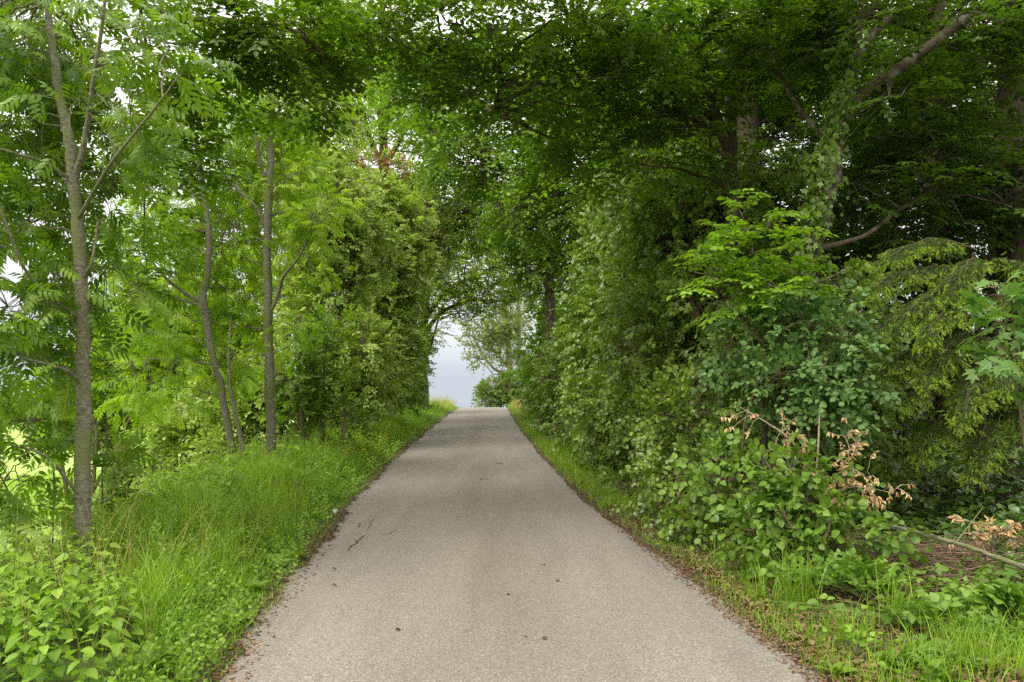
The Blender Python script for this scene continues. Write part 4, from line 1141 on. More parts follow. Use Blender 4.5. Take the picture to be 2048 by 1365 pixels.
def build_right():
    shrub = build_left.shrub
    # the hedge of ivy-clad bushes along the lane: separate bushes, one behind another
    S = dict(K=9, flat=.25, shell=.75, clump=.6, L=.32, out=.9, droop=.35, tone=.25, jit=.4, hang=.35, sub=4)
    hb = [
        # Y, dx from the edge of the lane, half depth, half width, height, mat, leaf, size, n, label
        (9.6, 2.05, 1.0, 1.15, 3.0, 'hedge', T_OVW, .075, 1100, 'nearest hedge bush on the right, large soft leaves down to the litter'),
        (11.6, 1.75, 1.1, 1.15, 4.9, 'hedge', T_IVY, .085, 2300, 'second hedge bush on the right, hung with glossy ivy'),
        (13.8, 1.55, 1.2, 1.25, 6.6, 'hedge', T_IVY, .09, 3000, 'dark tall hedge bush right of the lane, thick with ivy'),
        (16.4, 1.55, 1.4, 1.25, 6.6, 'hedge', T_OVW, .09, 2900, 'mid hedge bush with bright leaves low over the grass fringe'),
        (19.6, 1.9, 1.6, 1.3, 6.2, 'hedge', T_RH, .10, 2900, 'hedge bush halfway to the crest on the right'),
        (23.4, 1.7, 1.9, 1.3, 3.4, 'hedge', T_RH, .11, 2500, 'dark glossy hedge bush before the bare brown trunk'),
        (28.0, 1.6, 1.9, 1.2, 3.5, 'hedge', T_RH, .11, 1700, 'hedge bush at the foot of the bare brown trunk'),
        (33.5, 1.45, 2.4, 1.2, 4.8, 'hornbeam_young', T_DIW, .12, 1500, 'yellow green clipped looking bush at the far end of the hedge'),
        (38.5, 1.6, 2.4, 1.25, 3.6, 'hedge', T_DIW, .13, 1100, 'last hedge bush on the right before the crest'),
        (12.6, 1.40, 1.0, .95, 2.3, 'hedge', T_OVW, .075, 900, 'low hedge growth between the two nearest ivy hung bushes'),
        (15.0, 1.30, 1.2, .85, 2.0, 'hedge', T_OVW, .08, 900, 'low hedge growth at the foot of the dark tall hedge bush'),
        (18.0, 1.30, 1.4, .85, 2.0, 'hedge', T_RH, .085, 900, 'low hedge growth between the mid bush and the halfway bush'),
    ]
    for Y, dx, hd, hw, ht, m, lf, sz, n, lab in hb:
        hd *= 1.3
        n = int(n * 1.5)
        X = float(road_x(Y)) + HALF + dx + (.2 if Y < 15 else .1)
        z = float(road_z(Y))
        lobes = [(A([X, Y, z + ht * .30]), A([hw * 1.1, hd, ht * .34])), (A([X + .15, Y, z + ht * .62]), A([hw, hd, ht * .34])), (A([X + .1, Y - hd * .5, z + ht * .45]), A([hw * .9, hd * .6, ht * .35])),
                 (A([X + .5, Y + hd * .4, z + ht * .75]), A([hw, hd * .8, ht * .30]))]
        shrub('hedge_bush', lab, 'bush', X, Y, lobes, n, lf, sz, m, group='hedge bushes along the right side of the lane', nb=50, bark_t='twig', stem_r=.045, **S)
    # ivy tree with the big limbs
    Y = 9.4
    w = lambda *a: [r_px(q, Y) for q in a]
    b0 = gpt(P(1585, 700, Y)[0], Y)
    main = np.vstack([b0 - [0, 0, .1], px_path([(1590, 640), (1606, 540), (1628, 480), (1644, 430), (1660, 350), (1672, 275), (1690, 205), (1702, 130), (1714, 50), (1724, -60)], Y)])
    limbs = [(main, w(56, 50, 43, 41, 41, 43, 38, 33, 28, 25, 22)),
             (px_path([(1692, 225, Y), (1725, 188, Y), (1780, 150, Y - .1), (1850, 100, Y - .2), (1935, 35, Y - .3), (2030, -30, Y - .4)]), w(29, 26, 23, 21, 20, 16)),
             (px_path([(1698, 150, Y), (1715, 112, Y), (1745, 70, Y + .1), (1785, 25, Y + .2), (1840, -50, Y + .3)]), w(20, 17, 15, 14, 12)),
             (px_path([(1632, 496, Y), (1680, 488, Y), (1735, 468, Y), (1800, 420, Y + .3), (1880, 370, Y + .6), (1960, 300, Y + .9)]), w(13, 11, 9, 8, 6, 3)),
             (px_path([(1668, 300, Y), (1600, 220, Y + .6), (1560, 150, Y + 1), (1520, 60, Y + 1.2)]), w(14, 12, 9, 6))]
    D = dict(K=8, L=.5, flat=.82, droop=.15, shell=.1, clump=1.1, cscale=.9, fans=4, ang=58, jit=.22, twig=.0035, hang=.05, tone=.22, upb=0)
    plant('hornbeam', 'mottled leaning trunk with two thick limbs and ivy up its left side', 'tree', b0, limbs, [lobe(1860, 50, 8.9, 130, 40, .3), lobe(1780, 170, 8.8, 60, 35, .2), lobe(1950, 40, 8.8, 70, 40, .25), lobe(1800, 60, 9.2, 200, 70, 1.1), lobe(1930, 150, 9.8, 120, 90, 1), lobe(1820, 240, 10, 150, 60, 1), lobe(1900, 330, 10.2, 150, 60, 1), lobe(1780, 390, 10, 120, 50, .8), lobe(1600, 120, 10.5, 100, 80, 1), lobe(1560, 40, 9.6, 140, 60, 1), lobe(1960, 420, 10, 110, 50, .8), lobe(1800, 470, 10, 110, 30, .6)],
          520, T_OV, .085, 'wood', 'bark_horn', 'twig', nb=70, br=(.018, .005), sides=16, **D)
    # tree added to shade the wood; its crown stands out of view
    b0 = gpt(6.8, 12.5)
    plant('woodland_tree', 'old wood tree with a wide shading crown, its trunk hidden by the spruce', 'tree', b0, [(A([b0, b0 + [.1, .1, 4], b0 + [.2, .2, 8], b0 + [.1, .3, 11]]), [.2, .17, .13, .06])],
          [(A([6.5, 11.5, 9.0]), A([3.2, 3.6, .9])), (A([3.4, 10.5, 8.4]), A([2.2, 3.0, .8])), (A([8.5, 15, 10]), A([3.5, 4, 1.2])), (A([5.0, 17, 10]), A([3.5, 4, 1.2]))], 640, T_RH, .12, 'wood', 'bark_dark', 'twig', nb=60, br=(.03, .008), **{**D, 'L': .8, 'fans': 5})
    # ivy on it
    rng = rng_new()
    q, r = spline(main[2:], w(46, 44, 44, 46, 42, 38, 34, 32, 28, 28), 60)
    root = empty('climbing_ivy', q[0], 'glossy ivy climbing the left side of the mottled leaning trunk', 'ivy')
    mb = MB()
    n = 1700
    k = rng.integers(4, 58, n)
    a = rng.normal(size=n) * .75 + math.pi + .35
    dd = np.stack([np.cos(a), -np.abs(np.sin(a)) * .9, 0 * a], 1)
    wid = 1.0 + 1.3 * np.sin(np.clip(k / 58, 0, 1) * 3.14) ** 2
    lump = np.clip(.55 + .9 * np.sin(k * .42 + 1.3) * np.sin(k * .17), .1, 1.5)
    pos = q[k] + dd * (r[k] * 1.05 + rng.uniform(.0, .11, n) * wid * lump)[:, None] + rng.normal(size=(n, 3)) * .03
    scatter(mb, T_IVY, pos, np.stack([rng.normal(size=n) * .5, rng.normal(size=n) * .3, -np.ones(n)], 1), dd + rng.normal(size=(n, 3)) * .55 + [0, 0, .3], rng.uniform(.045, .10, n), 0, np.clip(rng.normal(size=n) * .3 + .35, 0, 1))
    mb.build('foliage', [M['hedge']], root)
    sb = MB()
    for s in range(3):
        tubes(sb, q[::3] + A([-1, -.5, 0]) * (r[::3, None] * (.9 + .08 * s)) + rng.normal(size=(20, 3)) * .012, np.full(20, .009), 5)
    sb.build('stems', M['bark_dark'], root)
    # trunks further in
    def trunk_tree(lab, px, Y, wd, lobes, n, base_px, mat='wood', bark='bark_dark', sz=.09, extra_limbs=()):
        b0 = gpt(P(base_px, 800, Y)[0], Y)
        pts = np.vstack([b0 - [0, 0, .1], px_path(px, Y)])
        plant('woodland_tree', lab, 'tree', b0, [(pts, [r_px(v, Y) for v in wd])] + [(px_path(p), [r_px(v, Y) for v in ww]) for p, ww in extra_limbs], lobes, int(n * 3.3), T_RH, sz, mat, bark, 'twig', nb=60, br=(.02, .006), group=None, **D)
    trunk_tree('broad dark trunk just behind the hornbeam that roofs the lane', [(1492, 600), (1492, 360), (1497, 200), (1500, 50), (1502, -90)], 13.5, (60, 52, 46, 42, 40, 34), [lobe(1560, 300, 13.5, 110, 110, 1.2), lobe(1540, 160, 14, 110, 80, 1.2), lobe(1440, 420, 13, 100, 80, 1.0), lobe(1560, 440, 13, 90, 70, 1)], 170, 1490)
    trunk_tree('thick black trunk at the right end, standing behind the spruce', [(2040, 500), (2034, 300), (2028, 150), (2020, 0), (2014, -100)], 11.5, (86, 76, 70, 66, 62, 54), [lobe(1960, 60, 11.5, 110, 80, 1.2), lobe(2010, 330, 11.2, 110, 90, 1), lobe(1900, 460, 11.5, 120, 60, 1), lobe(2220, 330, 12, 140, 120, 1.2), lobe(2200, 100, 12, 160, 110, 1.2), lobe(2400, 250, 12.5, 150, 150, 1.2)], 330, 2045)
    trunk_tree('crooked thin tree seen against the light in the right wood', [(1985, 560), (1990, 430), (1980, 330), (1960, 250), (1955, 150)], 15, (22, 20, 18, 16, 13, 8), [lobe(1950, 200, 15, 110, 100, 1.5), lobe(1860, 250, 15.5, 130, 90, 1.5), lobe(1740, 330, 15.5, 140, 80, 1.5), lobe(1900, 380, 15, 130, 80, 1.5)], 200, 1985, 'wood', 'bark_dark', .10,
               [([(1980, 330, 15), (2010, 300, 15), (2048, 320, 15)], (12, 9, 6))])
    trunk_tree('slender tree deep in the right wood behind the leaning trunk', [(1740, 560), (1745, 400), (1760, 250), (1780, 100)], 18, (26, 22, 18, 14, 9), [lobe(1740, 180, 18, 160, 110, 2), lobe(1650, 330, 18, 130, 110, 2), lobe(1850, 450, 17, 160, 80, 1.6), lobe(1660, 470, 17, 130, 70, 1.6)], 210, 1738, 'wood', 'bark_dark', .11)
    trunk_tree('pale trunked tree at the back of the right wood', [(1860, 560), (1865, 350), (1870, 180), (1872, 0)], 24, (28, 25, 22, 18, 12), [lobe(1880, 230, 24, 170, 130, 2.5), lobe(1720, 110, 25, 160, 110, 2.5), lobe(1960, 350, 23, 140, 100, 2.5), lobe(1640, 400, 24, 150, 110, 2.5)], 260, 1858, 'hazel', 'bark_horn', .13)
    trunk_tree('wide crowned tree at the back of the wood above the hedge', [(1420, 560), (1410, 380), (1400, 200), (1390, 40)], 22, (36, 30, 26, 22, 14), [lobe(1380, 160, 22, 170, 120, 2.3), lobe(1280, 300, 22, 150, 110, 2.3), lobe(1500, 250, 23, 150, 130, 2.3), lobe(1200, 150, 23, 170, 100, 2.3)], 300, 1425, 'hazel', 'bark_dark', .12)
    # dark undergrowth behind the front plants
    U = dict(K=8, flat=.55, shell=.6, clump=.7, L=.5, nb=30, stem_r=.04, tone=.25)
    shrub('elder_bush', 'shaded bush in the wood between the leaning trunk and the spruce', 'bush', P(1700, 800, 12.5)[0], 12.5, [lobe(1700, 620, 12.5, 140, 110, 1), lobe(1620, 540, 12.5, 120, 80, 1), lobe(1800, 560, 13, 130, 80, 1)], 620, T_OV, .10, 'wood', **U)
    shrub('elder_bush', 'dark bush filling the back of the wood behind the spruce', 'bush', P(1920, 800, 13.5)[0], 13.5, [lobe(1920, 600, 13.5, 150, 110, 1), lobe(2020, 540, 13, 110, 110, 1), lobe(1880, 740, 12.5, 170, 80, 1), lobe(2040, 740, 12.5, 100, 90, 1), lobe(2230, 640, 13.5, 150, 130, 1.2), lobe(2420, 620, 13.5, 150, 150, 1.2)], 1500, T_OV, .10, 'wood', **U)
    shrub('elder_bush', 'dark bush behind the hedge under the broad dark trunk', 'bush', P(1500, 800, 12.2)[0], 12.2, [lobe(1480, 600, 12.2, 120, 130, .9), lobe(1540, 720, 11.5, 110, 90, .8), lobe(1420, 480, 12.6, 110, 90, .9)], 620, T_OV, .095, 'ivy', **U)
    # young hornbeam with bright flat sprays
    Y = 8.2
    b0 = gpt(P(1530, 900, Y)[0], Y)
    limbs = [(np.vstack([b0, P(1525, 760, Y), P(1515, 620, Y), P(1500, 480, Y), P(1470, 400, Y)]), [.035, .03, .024, .016, .006]),
             (px_path([(1520, 650, Y), (1580, 590, Y - .2), (1650, 560, Y - .3), (1700, 535, Y - .4)]), [.016, .012, .009, .004]),
             (px_path([(1515, 600, Y), (1450, 560, Y - .3), (1390, 545, Y - .4)]), [.014, .01, .004])]
    plant('young_hornbeam', 'young hornbeam with bright flat sprays below the leaning trunk', 'tree', b0, limbs, [lobe(1500, 430, 8.1, 70, 45, .4), lobe(1470, 510, 8.0, 90, 45, .5), lobe(1560, 560, 7.8, 110, 40, .5), lobe(1640, 550, 7.8, 60, 30, .4), lobe(1450, 590, 7.8, 90, 40, .5), lobe(1540, 490, 8, 80, 40, .5)],
          80, T_OV, .075, 'hornbeam_young', 'bark_horn', 'twig', K=7, L=.34, flat=.85, droop=.2, shell=.2, clump=.7, fans=5, nb=26, br=(.009, .004), jit=.25, twig=.003, upb=0, sides=8, outdir=(0, -.35, 0))
    # blue-green honeysuckle
    S2 = dict(K=8, flat=.45, shell=.75, clump=.7, L=.3, out=.8, droop=.3, nb=30, stem_r=.016, twig=.003, bark='twig', hang=.1)
    shrub('honeysuckle_bush', 'blue green honeysuckle bush beside the spruce, above the dead branch', 'bush', P(1600, 1000, 7.6)[0], 7.6, [lobe(1610, 700, 7.5, 100, 80, .45), lobe(1560, 760, 7.4, 90, 70, .45), lobe(1640, 780, 7.4, 80, 60, .4), lobe(1640, 640, 7.6, 70, 45, .35), lobe(1500, 690, 7.7, 60, 60, .4), lobe(1660, 850, 7.4, 60, 35, .3)], 640, T_OVW, .062, 'honey', **S2)
    shrub('dogwood_bush', 'light green large leaved bush in front of the dead branch', 'bush', P(1560, 1100, 6.9)[0], 6.9, [lobe(1550, 950, 6.8, 60, 40, .3), lobe(1490, 1000, 6.9, 70, 45, .35), lobe(1580, 1020, 6.7, 60, 40, .3), lobe(1450, 960, 7.4, 60, 50, .4)], 260, T_OVW, .072, 'bramble', **{**S2, 'K': 7})
    shrub('dogwood_bush', 'leafy bush spilling onto the litter at the near end of the hedge', 'bush', P(1400, 1060, 8.2)[0], 8.2, [lobe(1400, 955, 8.5, 90, 70, .5), lobe(1330, 990, 9.0, 70, 45, .4), lobe(1420, 1030, 8, 80, 45, .4), lobe(1380, 850, 9.2, 90, 90, .6)], 640, T_OVW, .062, 'hedge', **{**S2, 'K': 8})
    shrub('dogwood_bush', 'low bush of broad leaves below the fallen branch', 'bush', P(1640, 1150, 6.5)[0], 6.5, [lobe(1640, 1060, 6.5, 100, 50, .35), lobe(1560, 1080, 6.6, 70, 50, .35), lobe(1720, 1090, 6.4, 70, 40, .3), lobe(1650, 1010, 6.9, 50, 35, .25)], 230, T_OVW, .075, 'bramble', **{**S2, 'K': 6})
    # spruce
    build_spruce()
    # sycamore sapling at the right edge
    Y = 6.2
    b0 = gpt(P(2060, 1020, Y)[0], Y)
    stem = np.vstack([b0, P(2050, 900, Y), P(2030, 760, Y), P(2010, 640, Y - .1), P(1985, 560, Y - .15)])
    plant('sycamore_sapling', 'sycamore sapling with large lobed leaves at the right, before the spruce', 'sapling', b0, [(stem, [.012, .011, .009, .007, .003])], [lobe(2010, 640, 6.0, 55, 45, .2), lobe(2020, 730, 6.0, 50, 60, .2), lobe(1985, 580, 6.05, 40, 30, .15), lobe(2040, 820, 6, 40, 50, .2), lobe(2060, 640, 6, 50, 60, .2), lobe(1990, 690, 5.9, 35, 40, .15)], 60, T_SYC, .13, 'syc', 'twig', 'twig_green', K=3, L=.14, flat=.7, nb=14, br=(.005, .003), ang=60, jit=.2, hang=.25, sides=6, parts=('stem', 'foliage'), outdir=(0, -.5, 0.1))
    # dead branch with curled brown leaves
    Y = 6.75
    b0 = gpt(P(1620, 1060, Y)[0], Y)
    limbs = [(np.vstack([b0, px_path([(1612, 950), (1590, 890), (1540, 850), (1480, 815)], Y)]), [.014, .012, .010, .007, .003]),
             (np.vstack([b0, px_path([(1632, 960), (1638, 860), (1640, 810)], Y)]), [.012, .010, .008, .004]),
             (px_path([(1615, 960, Y), (1680, 920, Y - .05), (1720, 880, Y - .1)]), [.009, .007, .003]),
             (px_path([(1622, 1010, Y), (1700, 975, Y - .1), (1780, 985, Y - .1)]), [.009, .007, .003])]
    plant('dead_branch', 'broken branch with curled brown leaves below the blue green bush', 'branch', b0, limbs, [lobe(1480, 840, 6.8, 40, 28, .15), lobe(1550, 860, 6.8, 60, 25, .15), lobe(1650, 880, 6.7, 60, 35, .15), lobe(1700, 925, 6.6, 50, 25, .15), lobe(1650, 945, 6.6, 60, 22, .15), lobe(1770, 970, 6.6, 40, 30, .15), lobe(1700, 995, 6.6, 50, 25, .15), lobe(1690, 870, 6.7, 30, 40, .12)], 62, T_DRY, .044, 'brown', 'twig_pale', 'twig_pale', K=5, L=.12, flat=.2, hang=.9, jit=.5, nb=40, br=(.005, .002), sides=6, parts=('stem', 'foliage'), clump=.9, cscale=.3)
    b0 = gpt(P(1990, 1110, 6.7)[0], 6.7)
    plant('dead_branch', 'small dead twig with brown leaves behind the fallen branch at right', 'branch', b0, [(np.vstack([b0, px_path([(1985, 1070), (1960, 1050), (1910, 1035)], 6.7)]), [.008, .007, .005, .002])], [lobe(1915, 1060, 6.7, 30, 25, .12), lobe(2000, 1070, 6.7, 40, 30, .12), lobe(1810, 1020, 6.9, 30, 25, .12)], 30, T_DRY, .055, 'brown', 'twig_pale', 'twig_pale', K=5, L=.1, flat=.2, hang=.9, jit=.5, nb=14, br=(.004, .002), sides=6, parts=('stem', 'foliage'))
    # fallen branch
    mb = MB()
    rng = rng_new()
    q, r = spline(px_path([(1740, 1042, 6.5), (1800, 1056, 6.35), (1860, 1072, 6.25), (1930, 1092, 6.15), (2000, 1118, 6.05), (2080, 1145, 5.95), (2200, 1185, 5.8)]), [.010, .015, .019, .022, .024, .027, .03], 36)
    q += rng.normal(size=q.shape) * .0025
    tubes(mb, q, r * .8, 10)
    for i, dv in ((8, (-.2, -.1, .14)), (16, (.2, .05, .2)), (12, (-.3, .1, .05))):
        tubes(mb, spline([q[i], q[i] + A(dv) * .6, q[i] + A(dv) * 1.3], [.008, .006, .003], 8)[0], np.linspace(.008, .003, 8), 6)
    o = mb.build('fallen_branch', M['bark_ash'])
    tag(o, 'grey fallen branch lying across the brush at the right edge', 'branch')
    # brush pile
    mb = MB()
    c = ray_ground(1900, 1150)
    n = 520
    ang = rng.normal(size=n) * .55 + rng.choice([0.1, 1.2, 2.4], n)
    ln = rng.uniform(.15, .6, n)
    rr = np.abs(rng.normal(size=n))
    ctr = c + np.stack([rng.normal(size=n) * .42, rng.normal(size=n) * .30, 0 * ang], 1)
    ctr[:, 2] = ground(ctr[:, 0], ctr[:, 1]) + .03 + rng.uniform(0, 1, n) * .24 * np.exp(-((ctr[:, 0] - c[0]) ** 2 + (ctr[:, 1] - c[1]) ** 2) / .25)
    dv = np.stack([np.cos(ang), np.sin(ang) * .7, rng.normal(size=n) * .18], 1) * ln[:, None] * .5
    bend = rng.normal(size=(n, 3)) * .035
    pts = np.stack([ctr - dv, ctr - dv * .3 + bend, ctr + dv * .35 + bend, ctr + dv], 1)
    tubes(mb, pts, np.linspace(1, .5, 4)[None] * rng.uniform(.002, .006, n)[:, None], 4, 0)
    tag(mb.build('brush_pile', M['brush']), 'heap of thin brown dead twigs under the fallen branch', 'twigs')


def build_spruce():
    rng = rng_new()
    Y = 8.6
    b0 = gpt(P(1960, 980, Y)[0], Y)
    root = empty('spruce', b0, 'spruce with pale new shoots on drooping boughs at the right', 'spruce')
    top = P(1945, 505, Y)
    wood, old, new = MB(), MB(), MB()
    q, r = spline(np.vstack([b0, P(1962, 800, Y), P(1955, 640, Y), top]), [.07, .05, .03, .006], 24)
    tubes(wood, q, r, 10)
    # boughs as pixel paths so that they droop as in the photograph
    boughs = [
        [(1955, 560, 8.6), (1880, 535, 8.3), (1800, 545, 8.0), (1740, 580, 7.8)], [(1950, 500, 8.6), (1880, 480, 8.4), (1820, 490, 8.2), (1770, 520, 8.0)],
        [(1955, 640, 8.6), (1880, 620, 8.2), (1800, 630, 7.9), (1725, 670, 7.7)], [(1958, 700, 8.6), (1890, 690, 8.2), (1820, 700, 7.9), (1760, 740, 7.7)],
        [(1960, 760, 8.6), (1900, 750, 8.1), (1840, 770, 7.8), (1790, 810, 7.6)], [(1960, 800, 8.6), (1910, 810, 8.1), (1870, 850, 7.8), (1845, 900, 7.6)],
        [(1960, 720, 8.6), (1950, 730, 8.0), (1940, 770, 7.6), (1930, 830, 7.3)], [(1960, 820, 8.6), (1970, 840, 8.1), (1960, 880, 7.7), (1945, 940, 7.5)],
        [(1955, 600, 8.6), (2000, 590, 8.3), (2060, 600, 8.1), (2120, 640, 8.0)], [(1955, 540, 8.6), (2000, 520, 8.4), (2050, 530, 8.3), (2110, 560, 8.2)],
        [(1960, 690, 8.6), (2010, 700, 8.2), (2050, 730, 8.0), (2090, 790, 7.9)], [(1960, 780, 8.6), (2010, 800, 8.2), (2050, 830, 8.0), (2080, 890, 7.8)],
        [(1955, 580, 8.6), (1930, 590, 8.1), (1890, 620, 7.7), (1850, 670, 7.4)], [(1955, 660, 8.6), (1920, 670, 8.1), (1890, 700, 7.7), (1860, 760, 7.4)],
        [(1957, 680, 8.6), (1985, 680, 8.0), (2000, 710, 7.7), (2005, 770, 7.5)], [(1950, 520, 8.6), (1940, 520, 8.2), (1920, 545, 7.9), (1900, 590, 7.7)],
        [(1958, 740, 8.6), (1900, 720, 8.2), (1850, 720, 7.9), (1800, 730, 7.7)], [(1952, 520, 8.6), (1900, 560, 8.1), (1840, 600, 7.8), (1790, 650, 7.6)]]
    sb, sd, sl, tipb, tipd = [], [], [], [], []
    for bpx in boughs:
        p, _ = spline(px_path(bpx), [1, 1], 16)
        p += rng.normal(size=p.shape) * .01
        tubes(wood, p, np.linspace(.016, .004, 16), 5)
        for i in range(3, 16):
            t = nrm(p[min(i + 1, 15)] - p[i - 1])
            side = nrm(np.cross(t, A([0, 0, 1.0])))
            for s in (1, -1):
                for rep in range(2):
                    L = (.07 + .20 * (1 - abs(i - 8) / 9)) * rng.uniform(.7, 1.2)
                    d = t * .55 + side * s * .7 + rng.normal(size=3) * .25 - A([0, 0, .28])
                    sb.append(p[i])
                    sd.append(nrm(d))
                    sl.append(L)
        sb.append(p[-1])
        sd.append(nrm(p[-1] - p[-3]))
        sl.append(.15)
    sb, sd, sl = A(sb), A(sd), A(sl)
    # second order twigs
    b2, d2, l2 = fan(rng, sb, sd - A([0, 0, .1]), sl, 4, 42)
    B, D, Ls = np.concatenate([sb, b2]), nrm(np.concatenate([sd, d2 - A([0, 0, .12])])), np.concatenate([sl, l2 * .8])
    n = len(B)
    K = 26
    t = np.linspace(0.02, 1, K)[None, :, None]
    L3 = Ls[:, None, None]
    pos = B[:, None] + D[:, None] * L3 * t - A([0, 0, 1.0]) * (.22 * L3 * t * t)
    tubes(wood, pos[:, [0, 8, 17, 25]], np.linspace(.003, .0014, 4)[None], 3)
    per = rng.normal(size=(n, K, 3))
    per = nrm(per - (per * D[:, None]).sum(2, keepdims=True) * D[:, None])
    ax = per + D[:, None] * .65
    v = A([(0, .075, 0), (0, -.075, 0), (1, 0, 0)], float)
    tm = (v, A([(0, 1, 2)]))
    for rep in range(2):
        pr = nrm(ax + rng.normal(size=ax.shape) * .4)
        scatter(old, tm, (pos + rng.normal(size=pos.shape) * .003).reshape(-1, 3), pr.reshape(-1, 3), rng.normal(size=(n * K, 3)), rng.uniform(.018, .028, n * K), 0, np.clip(rng.normal(size=n * K) * .25 + .5, 0, 1))
    # pale new shoots at the ends of the twigs
    tips = pos[:, -1]
    k = rng.uniform(0, 1, n) < .8
    tips, td = tips[k], nrm(D[k] - A([0, 0, .55]) + rng.normal(size=(k.sum(), 3)) * .3)
    tips = np.concatenate([tips, tips + rng.normal(size=tips.shape) * .02])
    td = np.concatenate([td, nrm(td + rng.normal(size=td.shape) * .5)])
    n = len(tips)
    K = 22
    t = np.linspace(0, 1, K)[None, :, None]
    sh = rng.uniform(.04, .075, n)[:, None, None]
    pos = tips[:, None] + td[:, None] * sh * t
    per = rng.normal(size=(n, K, 3))
    per = nrm(per - (per * td[:, None]).sum(2, keepdims=True) * td[:, None])
    ax = per + td[:, None] * 1.1
    v = A([(0, .15, 0), (0, -.15, 0), (1, 0, 0)], float)
    scatter(new, (v, A([(0, 1, 2)])), pos.reshape(-1, 3), ax.reshape(-1, 3), rng.normal(size=(n * K, 3)), rng.uniform(.014, .021, n * K), 0, np.repeat(np.clip(rng.normal(size=n) * .25 + .5, 0, 1), K))
    wood.build('trunk', M['bark_dark'], root)
    old.build('needles', M['needle'], root)
    new.build('new_shoots', M['needle_new'], root)


def build_far():
    shrub = build_left.shrub
    Y = 70.0
    w = lambda *a: [r_px(q, Y) for q in a]
    b0 = gpt(P(1022, 830, Y)[0], Y)
    limbs = [(np.vstack([b0, px_path([(1020, 760), (1016, 680), (1008, 620), (1004, 560), (1000, 480)], Y)]), w(16, 13, 11, 9, 7, 4)),
             (np.vstack([b0 + [.6, 0, 0], px_path([(1038, 740), (1038, 660), (1036, 600), (1040, 500)], Y)]), w(11, 9, 8, 7, 4)),
             (px_path([(1020, 755, Y), (985, 735, Y - 1), (960, 700, Y - 1), (945, 672, Y - 1)]), w(7, 5, 4, 2)),
             (px_path([(1020, 740, Y), (990, 705, Y), (965, 685, Y), (935, 668, Y)]), w(6, 5, 4, 2)),
             (px_path([(1018, 750, Y), (1000, 750, Y), (985, 748, Y)]), w(4, 3, 2))]
    lobes = [lobe(965, 670, 70, 50, 18, 2), lobe(970, 715, 70, 35, 18, 2), lobe(1000, 650, 70, 40, 30, 2.5), lobe(1035, 620, 71, 40, 50, 2.5), lobe(1030, 720, 70, 30, 60, 2.5), lobe(930, 685, 69, 20, 14, 1.5), lobe(960, 655, 70, 50, 18, 2), lobe(1010, 690, 70, 40, 35, 2)]
    plant('poplar_tree', 'pale thin tree with two light stems standing beyond the crest', 'tree', b0, limbs, lobes, 950, T_DIW, .22, 'far_pale', 'bark_far', 'bark_far', K=6, L=.8, flat=.5, droop=.2, shell=.3, clump=1, cscale=2, nb=60, br=(.04, .02), twig=.014, sides=7, link=1.6)
    shrub('crest_bush', 'rounded bush just beyond the crest beside the lane', 'bush', P(1000, 815, 63)[0], 63, [lobe(995, 785, 63, 35, 24), lobe(1030, 780, 64, 35, 34), lobe(972, 800, 62, 18, 14)], 700, T_DIW, .2, 'far', K=7, L=.6, shell=.7, nb=20, stem_r=.08, twig=.012)
    # grassy shoulders at the crest: tall clumps
    rng = rng_new()


